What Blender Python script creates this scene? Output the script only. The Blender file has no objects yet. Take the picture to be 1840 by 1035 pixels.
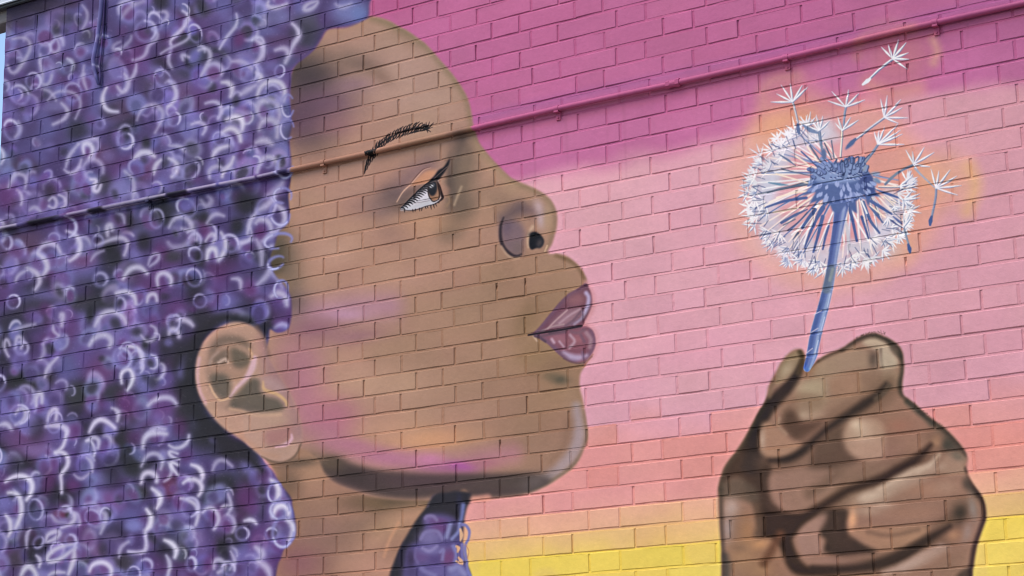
import bpy, bmesh, math, random
import numpy as np
from mathutils import Vector, Matrix

random.seed(3)
S = bpy.context.scene
COL = S.collection
GROUND = -4.418                  # wall coordinates put z = 0 at the third course under the pipe; the pavement lies this far below
def up(z): return z - GROUND

# ---------------------------------------------------------------- camera, sky, sun, exposure
cd = bpy.data.cameras.new('camera'); cam = bpy.data.objects.new('camera', cd); COL.objects.link(cam)
cd.sensor_width = 36; cd.lens = 36 * 3496.48 / 1840; cd.clip_end = 2000
M = Matrix(((0.84993032, 0.14287971, 0.50715267), (0.52647583, -0.19190384, -0.82824883), (-0.02101541, 0.97095742, -0.23832761))).to_4x4()
cam.matrix_world = Matrix.Translation((5.36844, -6.56211, up(-2.81823))) @ M
S.camera = cam
SUN_EL, SUN_AZ = math.radians(58), math.radians(205)      # the sun stands high in front of the wall behind thin cloud
w = bpy.data.worlds.new('World'); S.world = w; w.use_nodes = True
nt = w.node_tree; bgn = nt.nodes['Background']
sky = nt.nodes.new('ShaderNodeTexSky'); sky.sky_type = 'NISHITA'; sky.sun_disc = False
sky.sun_elevation = SUN_EL; sky.sun_rotation = SUN_AZ; sky.air_density = 1.0; sky.dust_density = 1.2; sky.ozone_density = 1.0
nt.links.new(sky.outputs[0], bgn.inputs[0]); bgn.inputs[1].default_value = 0.15
sl = bpy.data.lights.new('sun', 'SUN'); sl.energy = 1.5; sl.angle = math.radians(36); sl.color = (1.0, .96, .9)
so = bpy.data.objects.new('sun', sl); COL.objects.link(so)
sd = Vector((math.sin(SUN_AZ) * math.cos(SUN_EL), math.cos(SUN_AZ) * math.cos(SUN_EL), math.sin(SUN_EL)))   # towards the sun
so.rotation_euler = sd.to_track_quat('Z', 'Y').to_euler(); so.location = (0, -8, 14)
S.view_settings.view_transform = 'Standard'; S.view_settings.look = 'None'; S.view_settings.gamma = 1; S.view_settings.use_curve_mapping = False
S.view_settings.exposure = 0.8
S.render.engine = "CYCLES"; S.cycles.filter_width = 1.15
# ---------------------------------------------------------------- the mural, painted with numpy brushes
CX0, CY0, CW, CH = -140, -140, 2130, 1320
cv = np.zeros((CH, CW, 3), np.float32)
rs = np.random.RandomState(7)

def curve(pts, n=6, closed=False):
    p = np.asarray(pts, float)
    if len(p) < 3:
        return p
    if closed:
        q = np.vstack([p[-1:], p, p[:2]])
    else:
        q = np.vstack([2 * p[0] - p[1], p, 2 * p[-1] - p[-2]])
    t = np.linspace(0, 1, n, endpoint=False)[:, None]
    out = []
    for i in range(len(q) - 3):
        a, b, c_, d = q[i:i + 4]
        out.append(.5 * (2 * b + (c_ - a) * t + (2 * a - 5 * b + 4 * c_ - d) * t ** 2 + (3 * b - a - 3 * c_ + d) * t ** 3))
    if not closed:
        out.append(p[-1:])
    return np.vstack(out)

def blur1(a, r, ax):
    r = int(r)
    if r < 1:
        return a
    k = 2 * r + 1
    pad = [(0, 0)] * a.ndim
    pad[ax] = (r + 1, r)
    c_ = np.cumsum(np.pad(a, pad, mode='edge'), axis=ax, dtype=np.float64)
    hi = [slice(None)] * a.ndim; lo = [slice(None)] * a.ndim
    hi[ax] = slice(k, None); lo[ax] = slice(0, -k)
    return ((c_[tuple(hi)] - c_[tuple(lo)]) / k).astype(np.float32)

def blur(a, s):
    r = max(0, int(round(s)))
    for _ in range(2):
        a = blur1(blur1(a, r, 0), r, 1)
    return a

def box(pts, m):
    p = np.asarray(pts, float)
    x0 = int(max(0, np.floor(p[:, 0].min() - m) - CX0)); x1 = int(min(CW, np.ceil(p[:, 0].max() + m) - CX0 + 1))
    y0 = int(max(0, np.floor(p[:, 1].min() - m) - CY0)); y1 = int(min(CH, np.ceil(p[:, 1].max() + m) - CY0 + 1))
    return x0, x1, y0, y1

def poly_mask(pts, soft=1.0):
    p = np.asarray(pts, float)
    x0, x1, y0, y1 = box(p, soft * 3 + 2)
    if x1 <= x0 or y1 <= y0:
        return None
    m = np.zeros((y1 - y0, x1 - x0), np.float32)
    X = np.arange(x0, x1) + CX0
    a = p; b = np.roll(p, -1, 0)
    for j in range(y1 - y0):
        for sub in (.25, .75):
            y = y0 + j + CY0 + sub - .5
            k = (a[:, 1] <= y) != (b[:, 1] <= y)
            if not k.any():
                continue
            A = a[k]; B = b[k]
            xs = np.sort(A[:, 0] + (y - A[:, 1]) / (B[:, 1] - A[:, 1]) * (B[:, 0] - A[:, 0]))
            for u, v in zip(xs[::2], xs[1::2]):
                m[j] += .5 * np.clip(np.minimum(X + .5, v) - np.maximum(X - .5, u), 0, 1)
    if soft > .6:
        m = blur(m, soft)
    return (x0, x1, y0, y1), m

def put(region, m, col, op=1.0, clip=None):
    x0, x1, y0, y1 = region
    m = m * op
    if clip is not None:
        m = m * clip[y0:y1, x0:x1]
    w = m[..., None]
    cv[y0:y1, x0:x1] = cv[y0:y1, x0:x1] * (1 - w) + np.asarray(col, np.float32) / 255. * w

def fill(pts, col, soft=1.0, op=1.0, clip=None, smooth=True):
    p = curve(pts, 6, True) if smooth else np.asarray(pts, float)
    r = poly_mask(p, soft)
    if r:
        put(r[0], r[1], col, op, clip)

def stroke_mask(pts, w, soft=.8, n=6, smooth=True):
    p = curve(pts, n) if smooth else np.asarray(pts, float)
    w = np.atleast_1d(np.asarray(w, float))
    W = np.interp(np.linspace(0, 1, len(p)), np.linspace(0, 1, len(w)), w) / 2 if len(w) > 1 else np.full(len(p), w[0] / 2)
    reg = box(p, W.max() + soft + 2)
    x0, x1, y0, y1 = reg
    if x1 <= x0 or y1 <= y0:
        return None
    m = np.zeros((y1 - y0, x1 - x0), np.float32)
    for i in range(len(p) - 1):
        a, b = p[i], p[i + 1]
        rr = max(W[i], W[i + 1]) + soft + 1
        ax0 = max(x0, int(min(a[0], b[0]) - rr) - CX0); ax1 = min(x1, int(max(a[0], b[0]) + rr) + 2 - CX0)
        ay0 = max(y0, int(min(a[1], b[1]) - rr) - CY0); ay1 = min(y1, int(max(a[1], b[1]) + rr) + 2 - CY0)
        if ax1 <= ax0 or ay1 <= ay0:
            continue
        X = (np.arange(ax0, ax1) + CX0)[None, :]; Y = (np.arange(ay0, ay1) + CY0)[:, None]
        d = b - a; L = d @ d + 1e-9
        t = np.clip(((X - a[0]) * d[0] + (Y - a[1]) * d[1]) / L, 0, 1)
        D = np.hypot(X - a[0] - t * d[0], Y - a[1] - t * d[1])
        R = W[i] + t * (W[i + 1] - W[i])
        q = np.clip((R + soft - D) / (2 * soft), 0, 1)
        q = q * q * (3 - 2 * q)
        s = m[ay0 - y0:ay1 - y0, ax0 - x0:ax1 - x0]
        np.maximum(s, q, out=s)
    return reg, m

def stroke(pts, w, col, soft=.8, op=1.0, clip=None, smooth=True, n=6):
    r = stroke_mask(pts, w, soft, n, smooth)
    if r:
        put(r[0], r[1], col, op, clip)

def spray(x, y, rx, ry, col, op=1.0, ang=0, clip=None, hard=1.0):
    R = max(rx, ry) * 2.2
    x0, x1, y0, y1 = box([(x - R, y - R), (x + R, y + R)], 0)
    if x1 <= x0 or y1 <= y0:
        return
    X = (np.arange(x0, x1) + CX0)[None, :] - x; Y = (np.arange(y0, y1) + CY0)[:, None] - y
    c_, s_ = np.cos(np.radians(ang)), np.sin(np.radians(ang))
    d = ((X * c_ + Y * s_) / rx) ** 2 + ((-X * s_ + Y * c_) / ry) ** 2
    put((x0, x1, y0, y1), np.exp(-d ** hard).astype(np.float32), col, op, clip)

def full_mask(pts, soft, smooth=True):
    f_ = np.zeros((CH, CW), np.float32)
    r = poly_mask(curve(pts, 6, True) if smooth else pts, soft)
    x0, x1, y0, y1 = r[0]
    f_[y0:y1, x0:x1] = r[1]
    return f_

def noise2(h_, w_, cell, seed):
    r = np.random.RandomState(seed)
    gh, gw = int(h_ / cell) + 3, int(w_ / cell) + 3
    g = r.rand(gh, gw).astype(np.float32)
    y = np.arange(h_) / cell; x = np.arange(w_) / cell
    yi = y.astype(int); xi = x.astype(int)
    fy = (y - yi)[:, None]; fx = (x - xi)[None, :]
    fy = fy * fy * (3 - 2 * fy); fx = fx * fx * (3 - 2 * fx)
    a = g[yi][:, xi]; b = g[yi][:, xi + 1]; c_ = g[yi + 1][:, xi]; d = g[yi + 1][:, xi + 1]
    return ((a * (1 - fx) + b * fx) * (1 - fy) + (c_ * (1 - fx) + d * fx) * fy).astype(np.float32)

def zz(ox, oy, s, pts):
    return [(ox + x / s, oy + y / s) for x, y in pts]

# ---------- sky behind the head: violet pink, pale pink, salmon, peach, yellow
GX, GY = np.meshgrid(np.arange(CW) + CX0, np.arange(CH) + CY0)
GX = GX.astype(np.float32); GY = GY.astype(np.float32)
def ss(a, b, x):
    t = np.clip((x - a) / (b - a), 0, 1)
    return t * t * (3 - 2 * t)
def lay(mask, col):
    cv[:] = cv * (1 - mask[..., None]) + np.asarray(col, np.float32) / 255. * mask[..., None]
wob = (noise2(CH, CW, 90, 1) - .5) * 26 + (noise2(CH, CW, 34, 2) - .5) * 12
cv[:] = np.array([190, 106, 152], np.float32) / 255
lay(ss(1150, 1900, GX + .3 * wob - GY * .5) * .8, (174, 98, 143))
lay(np.exp(-((GX - 700) / 60) ** 2 - ((GY - 5) / 35) ** 2) * .5, (176, 80, 134))
yb = np.interp(GX, [700, 930, 1000, 1100, 1200, 1300, 1400, 1560, 1700, 1900], [345, 322, 306, 288, 268, 243, 222, 188, 168, 150]).astype(np.float32)
lay(np.exp(-((GY - yb + 42 + wob) / 46) ** 2) * .5, (200, 118, 166))
pk = ss(-26, 22, GY - yb + wob * .8)
lay(pk, (222, 166, 181))
lay(pk * ss(1380, 1700, GX) * .8, (212, 156, 170))
lay(pk * ss(1400, 900, GX) * ss(600, 330, GY) * .5, (226, 172, 180))
# salmon, peach and yellow bands run along the courses and change brick by brick
HIW = np.linalg.inv(np.array([[1.14360633e+02, -1.33739279e+00, 4.57766217e+02], [-3.47862480e+01, 3.00135172e+01, 2.36315938e+02], [-2.31513104e-02, -2.18640774e-03, 1.0]]))
wd = HIW[2, 0] * GX + HIW[2, 1] * GY + HIW[2, 2]
WU = (HIW[0, 0] * GX + HIW[0, 1] * GY + HIW[0, 2]) / wd; WV = (HIW[1, 0] * GX + HIW[1, 1] * GY + HIW[1, 2]) / wd
kq = np.floor(WV)
q1 = np.where(kq % 2 == 1, WU - .165, WU - .65)
bid = np.floor(q1) * 2 + (q1 - np.floor(q1) > .33)
bj = np.sin(bid * 12.9898 + kq * 78.233) * 43758.5453
bj = bj - np.floor(bj) - .5
Yb = GY + .085 * (GX - 1150) + (kq + .5 - WV) * 22 + bj * 14 + wob * .5
band = lambda a_, b_: ss(a_, b_, Yb)
lay(band(752, 806) * .85, (222, 153, 147))
lay(ss(.15, .35, bj) * band(735, 765) * (1 - band(860, 885)) * .38, (221, 146, 130))
lay(ss(.2, .4, -bj) * band(760, 800) * (1 - band(860, 885)) * .45, (224, 160, 164))
lay(band(858, 884) * .6, (224, 160, 156))
lay(band(800, 850) * ss(1100, 1500, GX) * .35, (222, 142, 122))
lay(band(882, 922), (227, 174, 148))
lay(band(914, 958) * .9, (228, 188, 128))
lay(band(954, 996), (236, 211, 96))
lay(band(1000, 1050) * .5, (234, 210, 112))
lay(ss(.6, .8, noise2(CH, CW, 70, 6)) * band(930, 950) * .3, (222, 190, 125))
# peach glow round the dandelion
dg = np.hypot((GX - 1490) / 1.08, GY - 352) + wob * .4
lay(ss(112, 142, dg) * ss(204, 150, dg) * .5, (230, 178, 148))
lay(ss(160, 120, dg) * .75, (220, 164, 170))
for x, y, r, cc, o in [(1612, 104, 62, (196, 128, 130), .75), (1424, 190, 58, (214, 152, 138), .75), (1690, 325, 58, (224, 172, 132), .8), (1560, 215, 60, (220, 158, 150), .6),
                       (1600, 300, 60, (222, 156, 136), .85), (1630, 400, 60, (221, 158, 140), .8), (1380, 235, 40, (228, 172, 132), .7), (1620, 455, 30, (224, 166, 134), .6)]:
    spray(x, y, r, r, cc, o * .75, hard=1.6)
for pts, w, cc, o in [([(1676, 70), (1684, 92), (1678, 112)], 14, (212, 160, 144), .7), ([(1372, 190), (1374, 160), (1392, 142), (1430, 136)], 20, (206, 148, 140), .6),
                      ([(1742, 300), (1752, 335), (1738, 380)], 22, (226, 180, 128), .7), ([(1560, 150), (1600, 168), (1650, 160)], 22, (214, 156, 138), .6),
                      ([(1540, 100), (1556, 60), (1600, 45), (1640, 48)], 16, (200, 140, 134), .55), ([(1385, 225), (1420, 212), (1450, 212)], 26, (226, 168, 132), .7)]:
    stroke(pts, w, cc, soft=w * .8, op=o)

# the spray came from above, so the wall just over and under the pipe took other colours
PIPE = [(830, 236), (920, 213), (1004, 195), (1205, 152), (1380, 112), (1611, 57), (1684, 41), (1840, 6), (1990, -30)]
stroke([(x, y - 15) for x, y in PIPE], 16, (166, 98, 158), soft=12, op=.5, smooth=False)
stroke([(x, y + 17) for x, y in PIPE], 18, (192, 98, 128), soft=8, op=.32, smooth=False)

for i in range(16):
    x = rs.uniform(880, 1900); y = np.interp(x, [p[0] for p in PIPE], [p[1] for p in PIPE]) + 8; L = rs.uniform(30, 150)
    stroke([(x, y), (x + L * .02, y + L * .5), (x + L * .04, y + L)], [rs.uniform(3, 8), rs.uniform(2, 5), .8], (150, 84, 116), soft=3, op=rs.uniform(.06, .2))
# ---------- skin of face, ear and neck
FACE = [(640, 40), (668, 30), (697, 37), (715, 48), (732, 56.5), (750, 69.6), (763.5, 79), (779, 95.7), (795, 114), (810, 131), (826, 153), (839, 176), (846, 201), (850, 226), (856, 246), (862, 260),
        (875, 276), (892, 295), (910, 313), (920, 321.6), (939, 330), (965, 341.5), (985, 355), (995, 369), (1000, 386), (1000, 404), (996, 422), (991, 438), (985, 448), (984, 455), (990, 457), (1004, 457), (1020, 462), (1034, 473),
        (1043, 483), (1050, 494), (1054, 509), (1046, 540), (1042, 590), (1052, 640), (1050, 657), (1042, 672), (1040.6, 696), (1045.6, 716), (1049.4, 736), (1053, 759), (1055.7, 785), (1049, 805), (1040.6, 825),
        (1028, 841.6), (1005, 858), (983, 872), (953, 885), (920, 892), (880, 896), (846, 897), (815, 902), (790, 930), (768, 960), (745, 1180), (490, 1180), (490, 1035), (500, 870), (470, 800), (480, 640), (470, 610), (483, 575), (466, 520), (462, 470),
        (470, 420), (500, 385), (512, 350), (518, 300), (519, 251), (521, 186), (521.6, 140), (534, 112.6), (545.6, 103.5), (557, 94), (568, 82.6), (577, 69.6), (585, 55), (596, 50.6), (622, 48.6)]
face = full_mask(FACE, 2.0)
fx0 = np.array([170, 135, 113], np.float32)
lay(face, fx0)
F = dict(clip=face)
def fs(pts, w, col, soft=None, op=1.0):
    stroke(pts, w, col, soft=(w * .5 if soft is None else soft), op=op, clip=face)
# broad tones
spray(930, 560, 190, 220, (158, 128, 102), .75, **F)
spray(960, 760, 120, 130, (152, 121, 98), .8, **F)
spray(820, 640, 150, 110, (163, 131, 106), .6, **F)
spray(1000, 620, 70, 120, (150, 122, 92), .8, **F)
spray(650, 460, 150, 90, (176, 138, 115), .6, **F)
spray(700, 130, 130, 90, (168, 138, 120), .8, **F)
spray(800, 190, 60, 90, (170, 142, 120), .6, **F)
spray(740, 150, 60, 50, (180, 149, 130), .55, **F)
spray(620, 330, 60, 30, (178, 140, 120), .6, **F)
spray(600, 455, 50, 30, (184, 148, 126), .7, -10, **F)
spray(700, 500, 60, 26, (180, 142, 122), .6, -8, **F)
spray(860, 470, 60, 40, (172, 138, 112), .5, **F)
spray(900, 500, 40, 60, (150, 120, 96), .5, **F)
spray(640, 690, 70, 40, (182, 148, 122), .7, -8, **F)
spray(720, 690, 60, 30, (178, 146, 120), .5, -8, **F)
# hair side of the forehead
fs([(500, 90), (548, 150), (560, 230)], 70, (100, 84, 74), soft=50, op=.85)
spray(556, 142, 60, 44, (84, 70, 66), .9, **F)
spray(585, 186, 56, 30, (122, 92, 102), .85, **F)
spray(632, 152, 40, 16, (142, 112, 114), .75, -6, **F)
spray(536, 212, 50, 44, (104, 78, 88), .85, **F)
spray(600, 225, 40, 22, (146, 108, 110), .6, **F)
spray(628, 100, 40, 16, (138, 114, 98), .6, -5, **F)
spray(652, 116, 38, 15, (120, 99, 86), .75, 6, **F)
spray(684, 136, 28, 14, (130, 104, 86), .7, 30, **F)
spray(730, 96, 60, 40, (178, 148, 128), .5, **F)
spray(735, 62, 40, 20, (148, 122, 98), .7, 40, **F)
# darker rim along the profile
rim = [(668, 32), (715, 50), (763, 80), (810, 133), (839, 178), (849, 226), (862, 262), (892, 297), (925, 325), (965, 343), (990, 362), (999, 390), (996, 422), (988, 448)]
fs(rim, 12, (138, 116, 92), soft=9, op=.7)
fs([(1000, 458), (1034, 474), (1052, 500)], 8, (128, 102, 76), soft=5, op=.8)
# brow ridge, temple and eye socket
spray(640, 340, 60, 50, (172, 134, 116), .6, **F)
fs([(690, 372), (712, 350), (735, 318), (770, 296)], 34, (132, 108, 102), soft=22, op=.75)
spray(706, 352, 28, 22, (112, 92, 86), .8, **F)
spray(800, 385, 40, 14, (150, 118, 98), .5, -14, **F)
spray(720, 372, 26, 13, (120, 98, 84), .8, **F)
spray(668, 372, 40, 22, (140, 112, 102), .6, **F)
fs([(832, 250), (820, 290), (816, 330), (818, 365)], 26, (108, 92, 80), soft=18, op=.85)
spray(808, 322, 7, 40, (94, 78, 68), .6, **F)
fs([(845, 270), (838, 320), (830, 372), (812, 405)], 34, (122, 104, 86), soft=24, op=.75)
fs([(800, 415), (826, 392), (838, 370)], 30, (120, 100, 82), soft=22, op=.6)
fs([(852, 250), (878, 290), (920, 340)], 22, (172, 142, 114), soft=14, op=.6)
spray(905, 360, 46, 22, (146, 118, 98), .7, 25, **F)
fs([(829, 336), (822, 352), (816, 368)], 4, (172, 148, 122), soft=3, op=.8)
fs([(804, 352), (808, 360), (802, 370)], 5, (150, 122, 96), soft=3, op=.7)
spray(770, 402, 60, 20, (180, 142, 112), .6, **F)
spray(700, 420, 30, 26, (150, 120, 104), .5, **F)
# mauve blush on the cheek and along the hair
fs([(520, 560), (580, 560), (640, 552), (700, 550)], 44, (172, 132, 142), soft=26, op=.75)
spray(622, 566, 40, 12, (186, 146, 160), .8, 0, **F)
spray(560, 592, 60, 22, (146, 106, 112), .8, **F)
spray(640, 604, 60, 14, (150, 112, 112), .7, -8, **F)
spray(524, 500, 26, 70, (134, 112, 92), .8, **F)
spray(500, 450, 24, 44, (98, 86, 70), .9, **F)
spray(492, 475, 20, 22, (90, 78, 62), .8, **F)
spray(520, 545, 36, 24, (118, 98, 92), .8, **F)
fs([(540, 650), (545, 700), (560, 750), (600, 770)], 66, (170, 120, 128), soft=40, op=.85)
spray(604, 742, 44, 34, (172, 112, 124), .6, **F)
spray(520, 655, 30, 40, (164, 122, 118), .6, **F)
spray(770, 790, 80, 22, (200, 152, 114), .85, -4, **F)
spray(700, 770, 60, 30, (186, 146, 118), .5, **F)
# nose
spray(952, 378, 30, 13, (128, 102, 96), .85, 10, **F)
fs([(905, 392), (918, 384), (934, 374)], 20, (110, 92, 88), soft=13, op=.8)
fill(zz(860, 330, 6.086, [(265, 420), (240, 500), (248, 620), (295, 720), (370, 785), (430, 792), (474, 762), (482, 660), (500, 560), (470, 450), (380, 400)]), (122, 102, 102), 5, .85, face)
spray(912, 410, 13, 14, (106, 90, 96), .7, **F)
spray(925, 424, 16, 20, (134, 112, 108), .6, **F)
spray(930, 446, 10, 12, (128, 108, 98), .6, **F)
fs(zz(860, 330, 6.086, [(272, 370), (240, 470), (242, 610), (285, 710), (360, 780), (420, 795), (465, 772)]), [2, 5, 6, 6, 6, 5, 2], (72, 58, 56), soft=2.5, op=.95)
fs(zz(860, 330, 6.086, [(250, 690), (310, 775), (380, 815), (440, 812)]), 4, (186, 156, 128), soft=2.5, op=.7)
spray(968, 372, 9, 14, (186, 160, 156), .8, -20, **F)
spray(972, 396, 8, 16, (182, 160, 156), .8, -5, **F)
spray(985, 390, 9, 24, (172, 148, 116), .6, **F)
fs(zz(860, 330, 6.086, [(590, 470), (560, 530), (540, 600), (550, 690)]), 5, (188, 162, 134), soft=3, op=.8)
fs(zz(860, 330, 6.086, [(725, 740), (750, 680)]), 3, (196, 166, 134), soft=1.5, op=.9)
fill(zz(860, 330, 6.086, [(556, 600), (575, 550), (605, 533), (660, 550), (705, 600), (712, 650), (680, 700), (630, 705), (580, 722), (554, 680)]), (38, 35, 36), .9)
fill(zz(860, 330, 6.086, [(650, 620), (690, 600), (708, 640), (680, 695), (640, 700), (632, 660)]), (98, 86, 78), 3, .8)
spray(958, 422, 8, 5, (26, 25, 28), .9)
# mouth corner, chin and jaw
spray(944, 575, 20, 40, (140, 114, 84), .7, 20, **F)
spray(1002, 655, 30, 14, (140, 112, 88), .7, **F)
spray(960, 640, 30, 24, (150, 122, 90), .6, **F)
spray(1006, 682, 17, 9, (100, 90, 72), .9, 6, **F)
spray(990, 676, 14, 8, (124, 106, 82), .7, **F)
spray(1030, 730, 18, 40, (154, 126, 102), .5, **F)
fs([(1036, 730), (1040, 780), (1030, 812), (1008, 838), (978, 862), (950, 876)], [14, 22, 24, 22, 16, 8], (166, 150, 148), soft=9, op=.75)
fs([(1052, 740), (1055, 785), (1040, 824), (1004, 857), (950, 884)], 7, (132, 112, 92), soft=4, op=.7)
fs([(1022, 760), (1014, 800), (990, 830)], 16, (140, 112, 90), soft=12, op=.6)
# magenta glow and the shadow colour under the jaw
fs([(590, 800), (650, 815), (720, 830), (800, 836), (870, 822), (920, 815)], 32, (174, 124, 130), soft=20, op=.7)
spray(700, 822, 50, 14, (176, 122, 140), .65, 4, **F)
spray(772, 826, 30, 13, (190, 128, 156), .7, **F)
spray(640, 800, 40, 12, (170, 116, 130), .6, 8, **F)
JAW = [(573, 832), (584, 850), (602, 866), (630, 877), (668, 888), (700, 894), (740, 897), (790, 893), (850, 894), (910, 892), (955, 884), (990, 864), (960, 852), (900, 852), (840, 850), (770, 852), (690, 846), (640, 836), (600, 822)]
fill(JAW, (92, 76, 68), 5, .96, face)
spray(640, 858, 50, 15, (80, 68, 58), .95, 16, **F)
spray(760, 866, 90, 16, (94, 74, 72), .8, **F)
spray(900, 868, 70, 16, (96, 82, 70), .85, -6, **F)
spray(960, 866, 30, 14, (118, 104, 96), .6, -25, **F)
spray(830, 838, 26, 9, (172, 92, 160), .75, 6, **F)
spray(800, 842, 50, 9, (146, 96, 124), .6, **F)
spray(870, 832, 30, 10, (166, 112, 120), .6, **F)
spray(596, 832, 26, 16, (104, 88, 70), .9, **F)
spray(564, 822, 24, 20, (124, 102, 82), .6, **F)
# neck
NECK = full_mask([(478, 815), (540, 806), (572, 830), (583, 852), (604, 870), (640, 884), (668, 893), (730, 900), (800, 900), (846, 900), (850, 1180), (480, 1180)], 2.0) * face
lay(NECK, (154, 121, 98))
N = dict(clip=NECK)
spray(560, 850, 40, 40, (168, 134, 106), .8, **N)
spray(600, 900, 60, 30, (162, 128, 104), .7, **N)
spray(740, 902, 110, 18, (98, 82, 64), .95, -2, **N)
spray(800, 912, 60, 18, (116, 96, 70), .8, **N)
spray(670, 905, 40, 12, (126, 102, 76), .7, 8, **N)
spray(640, 946, 60, 18, (138, 112, 92), .8, -10, **N)
spray(700, 948, 40, 16, (134, 112, 84), .7, -20, **N)
stroke([(620, 1000), (668, 975), (720, 935), (752, 922)], 36, (182, 144, 116), soft=26, op=.8, clip=NECK)
spray(670, 1020, 50, 30, (182, 142, 118), .8, **N)
spray(600, 980, 60, 30, (144, 116, 96), .7, **N)
spray(540, 1010, 46, 40, (142, 102, 98), .9, **N)
spray(570, 950, 40, 30, (144, 112, 98), .7, **N)
spray(520, 870, 24, 30, (120, 98, 78), .8, **N)
spray(540, 832, 40, 9, (104, 88, 72), .7, -6, **N)
stroke([(690, 1000), (700, 970), (716, 940)], 5, (196, 150, 116), soft=4, op=.6, clip=NECK)

# ---------- hair: dark ground, blotches, then sprayed curls
HAIR = [(-140, -140), (700, -140), (672, -20), (664, 8), (662, 29), (651, 37), (641, 42), (622, 48.6), (597, 50.6), (586, 55), (577, 69.6), (568, 82.6), (557, 94), (545.6, 103.5), (534, 112.6), (523.5, 127), (522, 141), (519.5, 186), (522.5, 223),
        (519, 251), (522, 290), (520, 322), (516, 345), (518, 385), (512, 405), (500, 415), (492, 440), (484, 462), (490, 490), (505, 508), (514, 520), (522, 540), (519, 585), (500, 596), (484, 590), (480, 615), (470, 640),
        (440, 700), (440, 790), (460, 808), (475, 833), (490, 848), (501, 868), (520, 893), (524, 913), (531, 946), (527, 968), (510, 984), (504, 1001), (494, 1035), (480, 1180), (-140, 1180)]
hair = full_mask(HAIR, 1.6)
lay(hair, (76, 63, 108))
pal = [((34, 32, 42), .2), ((94, 60, 112), .24), ((70, 58, 102), .18), ((100, 98, 154), .22), ((124, 118, 180), .16)]
cols = [p[0] for p in pal]; pr = np.array([p[1] for p in pal]); pr /= pr.sum()
for i in range(950):
    x = rs.uniform(-140, 560); y = rs.uniform(-140, 1170)
    k = rs.choice(5, p=pr)
    if y < 420 and k == 0 and rs.rand() < .55: k = 3
    r = rs.uniform(11, 34)
    spray(x, y, r, r * rs.uniform(.6, 1.2), cols[k], rs.uniform(.45, .9), rs.uniform(0, 180), clip=hair, hard=1.4)
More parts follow.
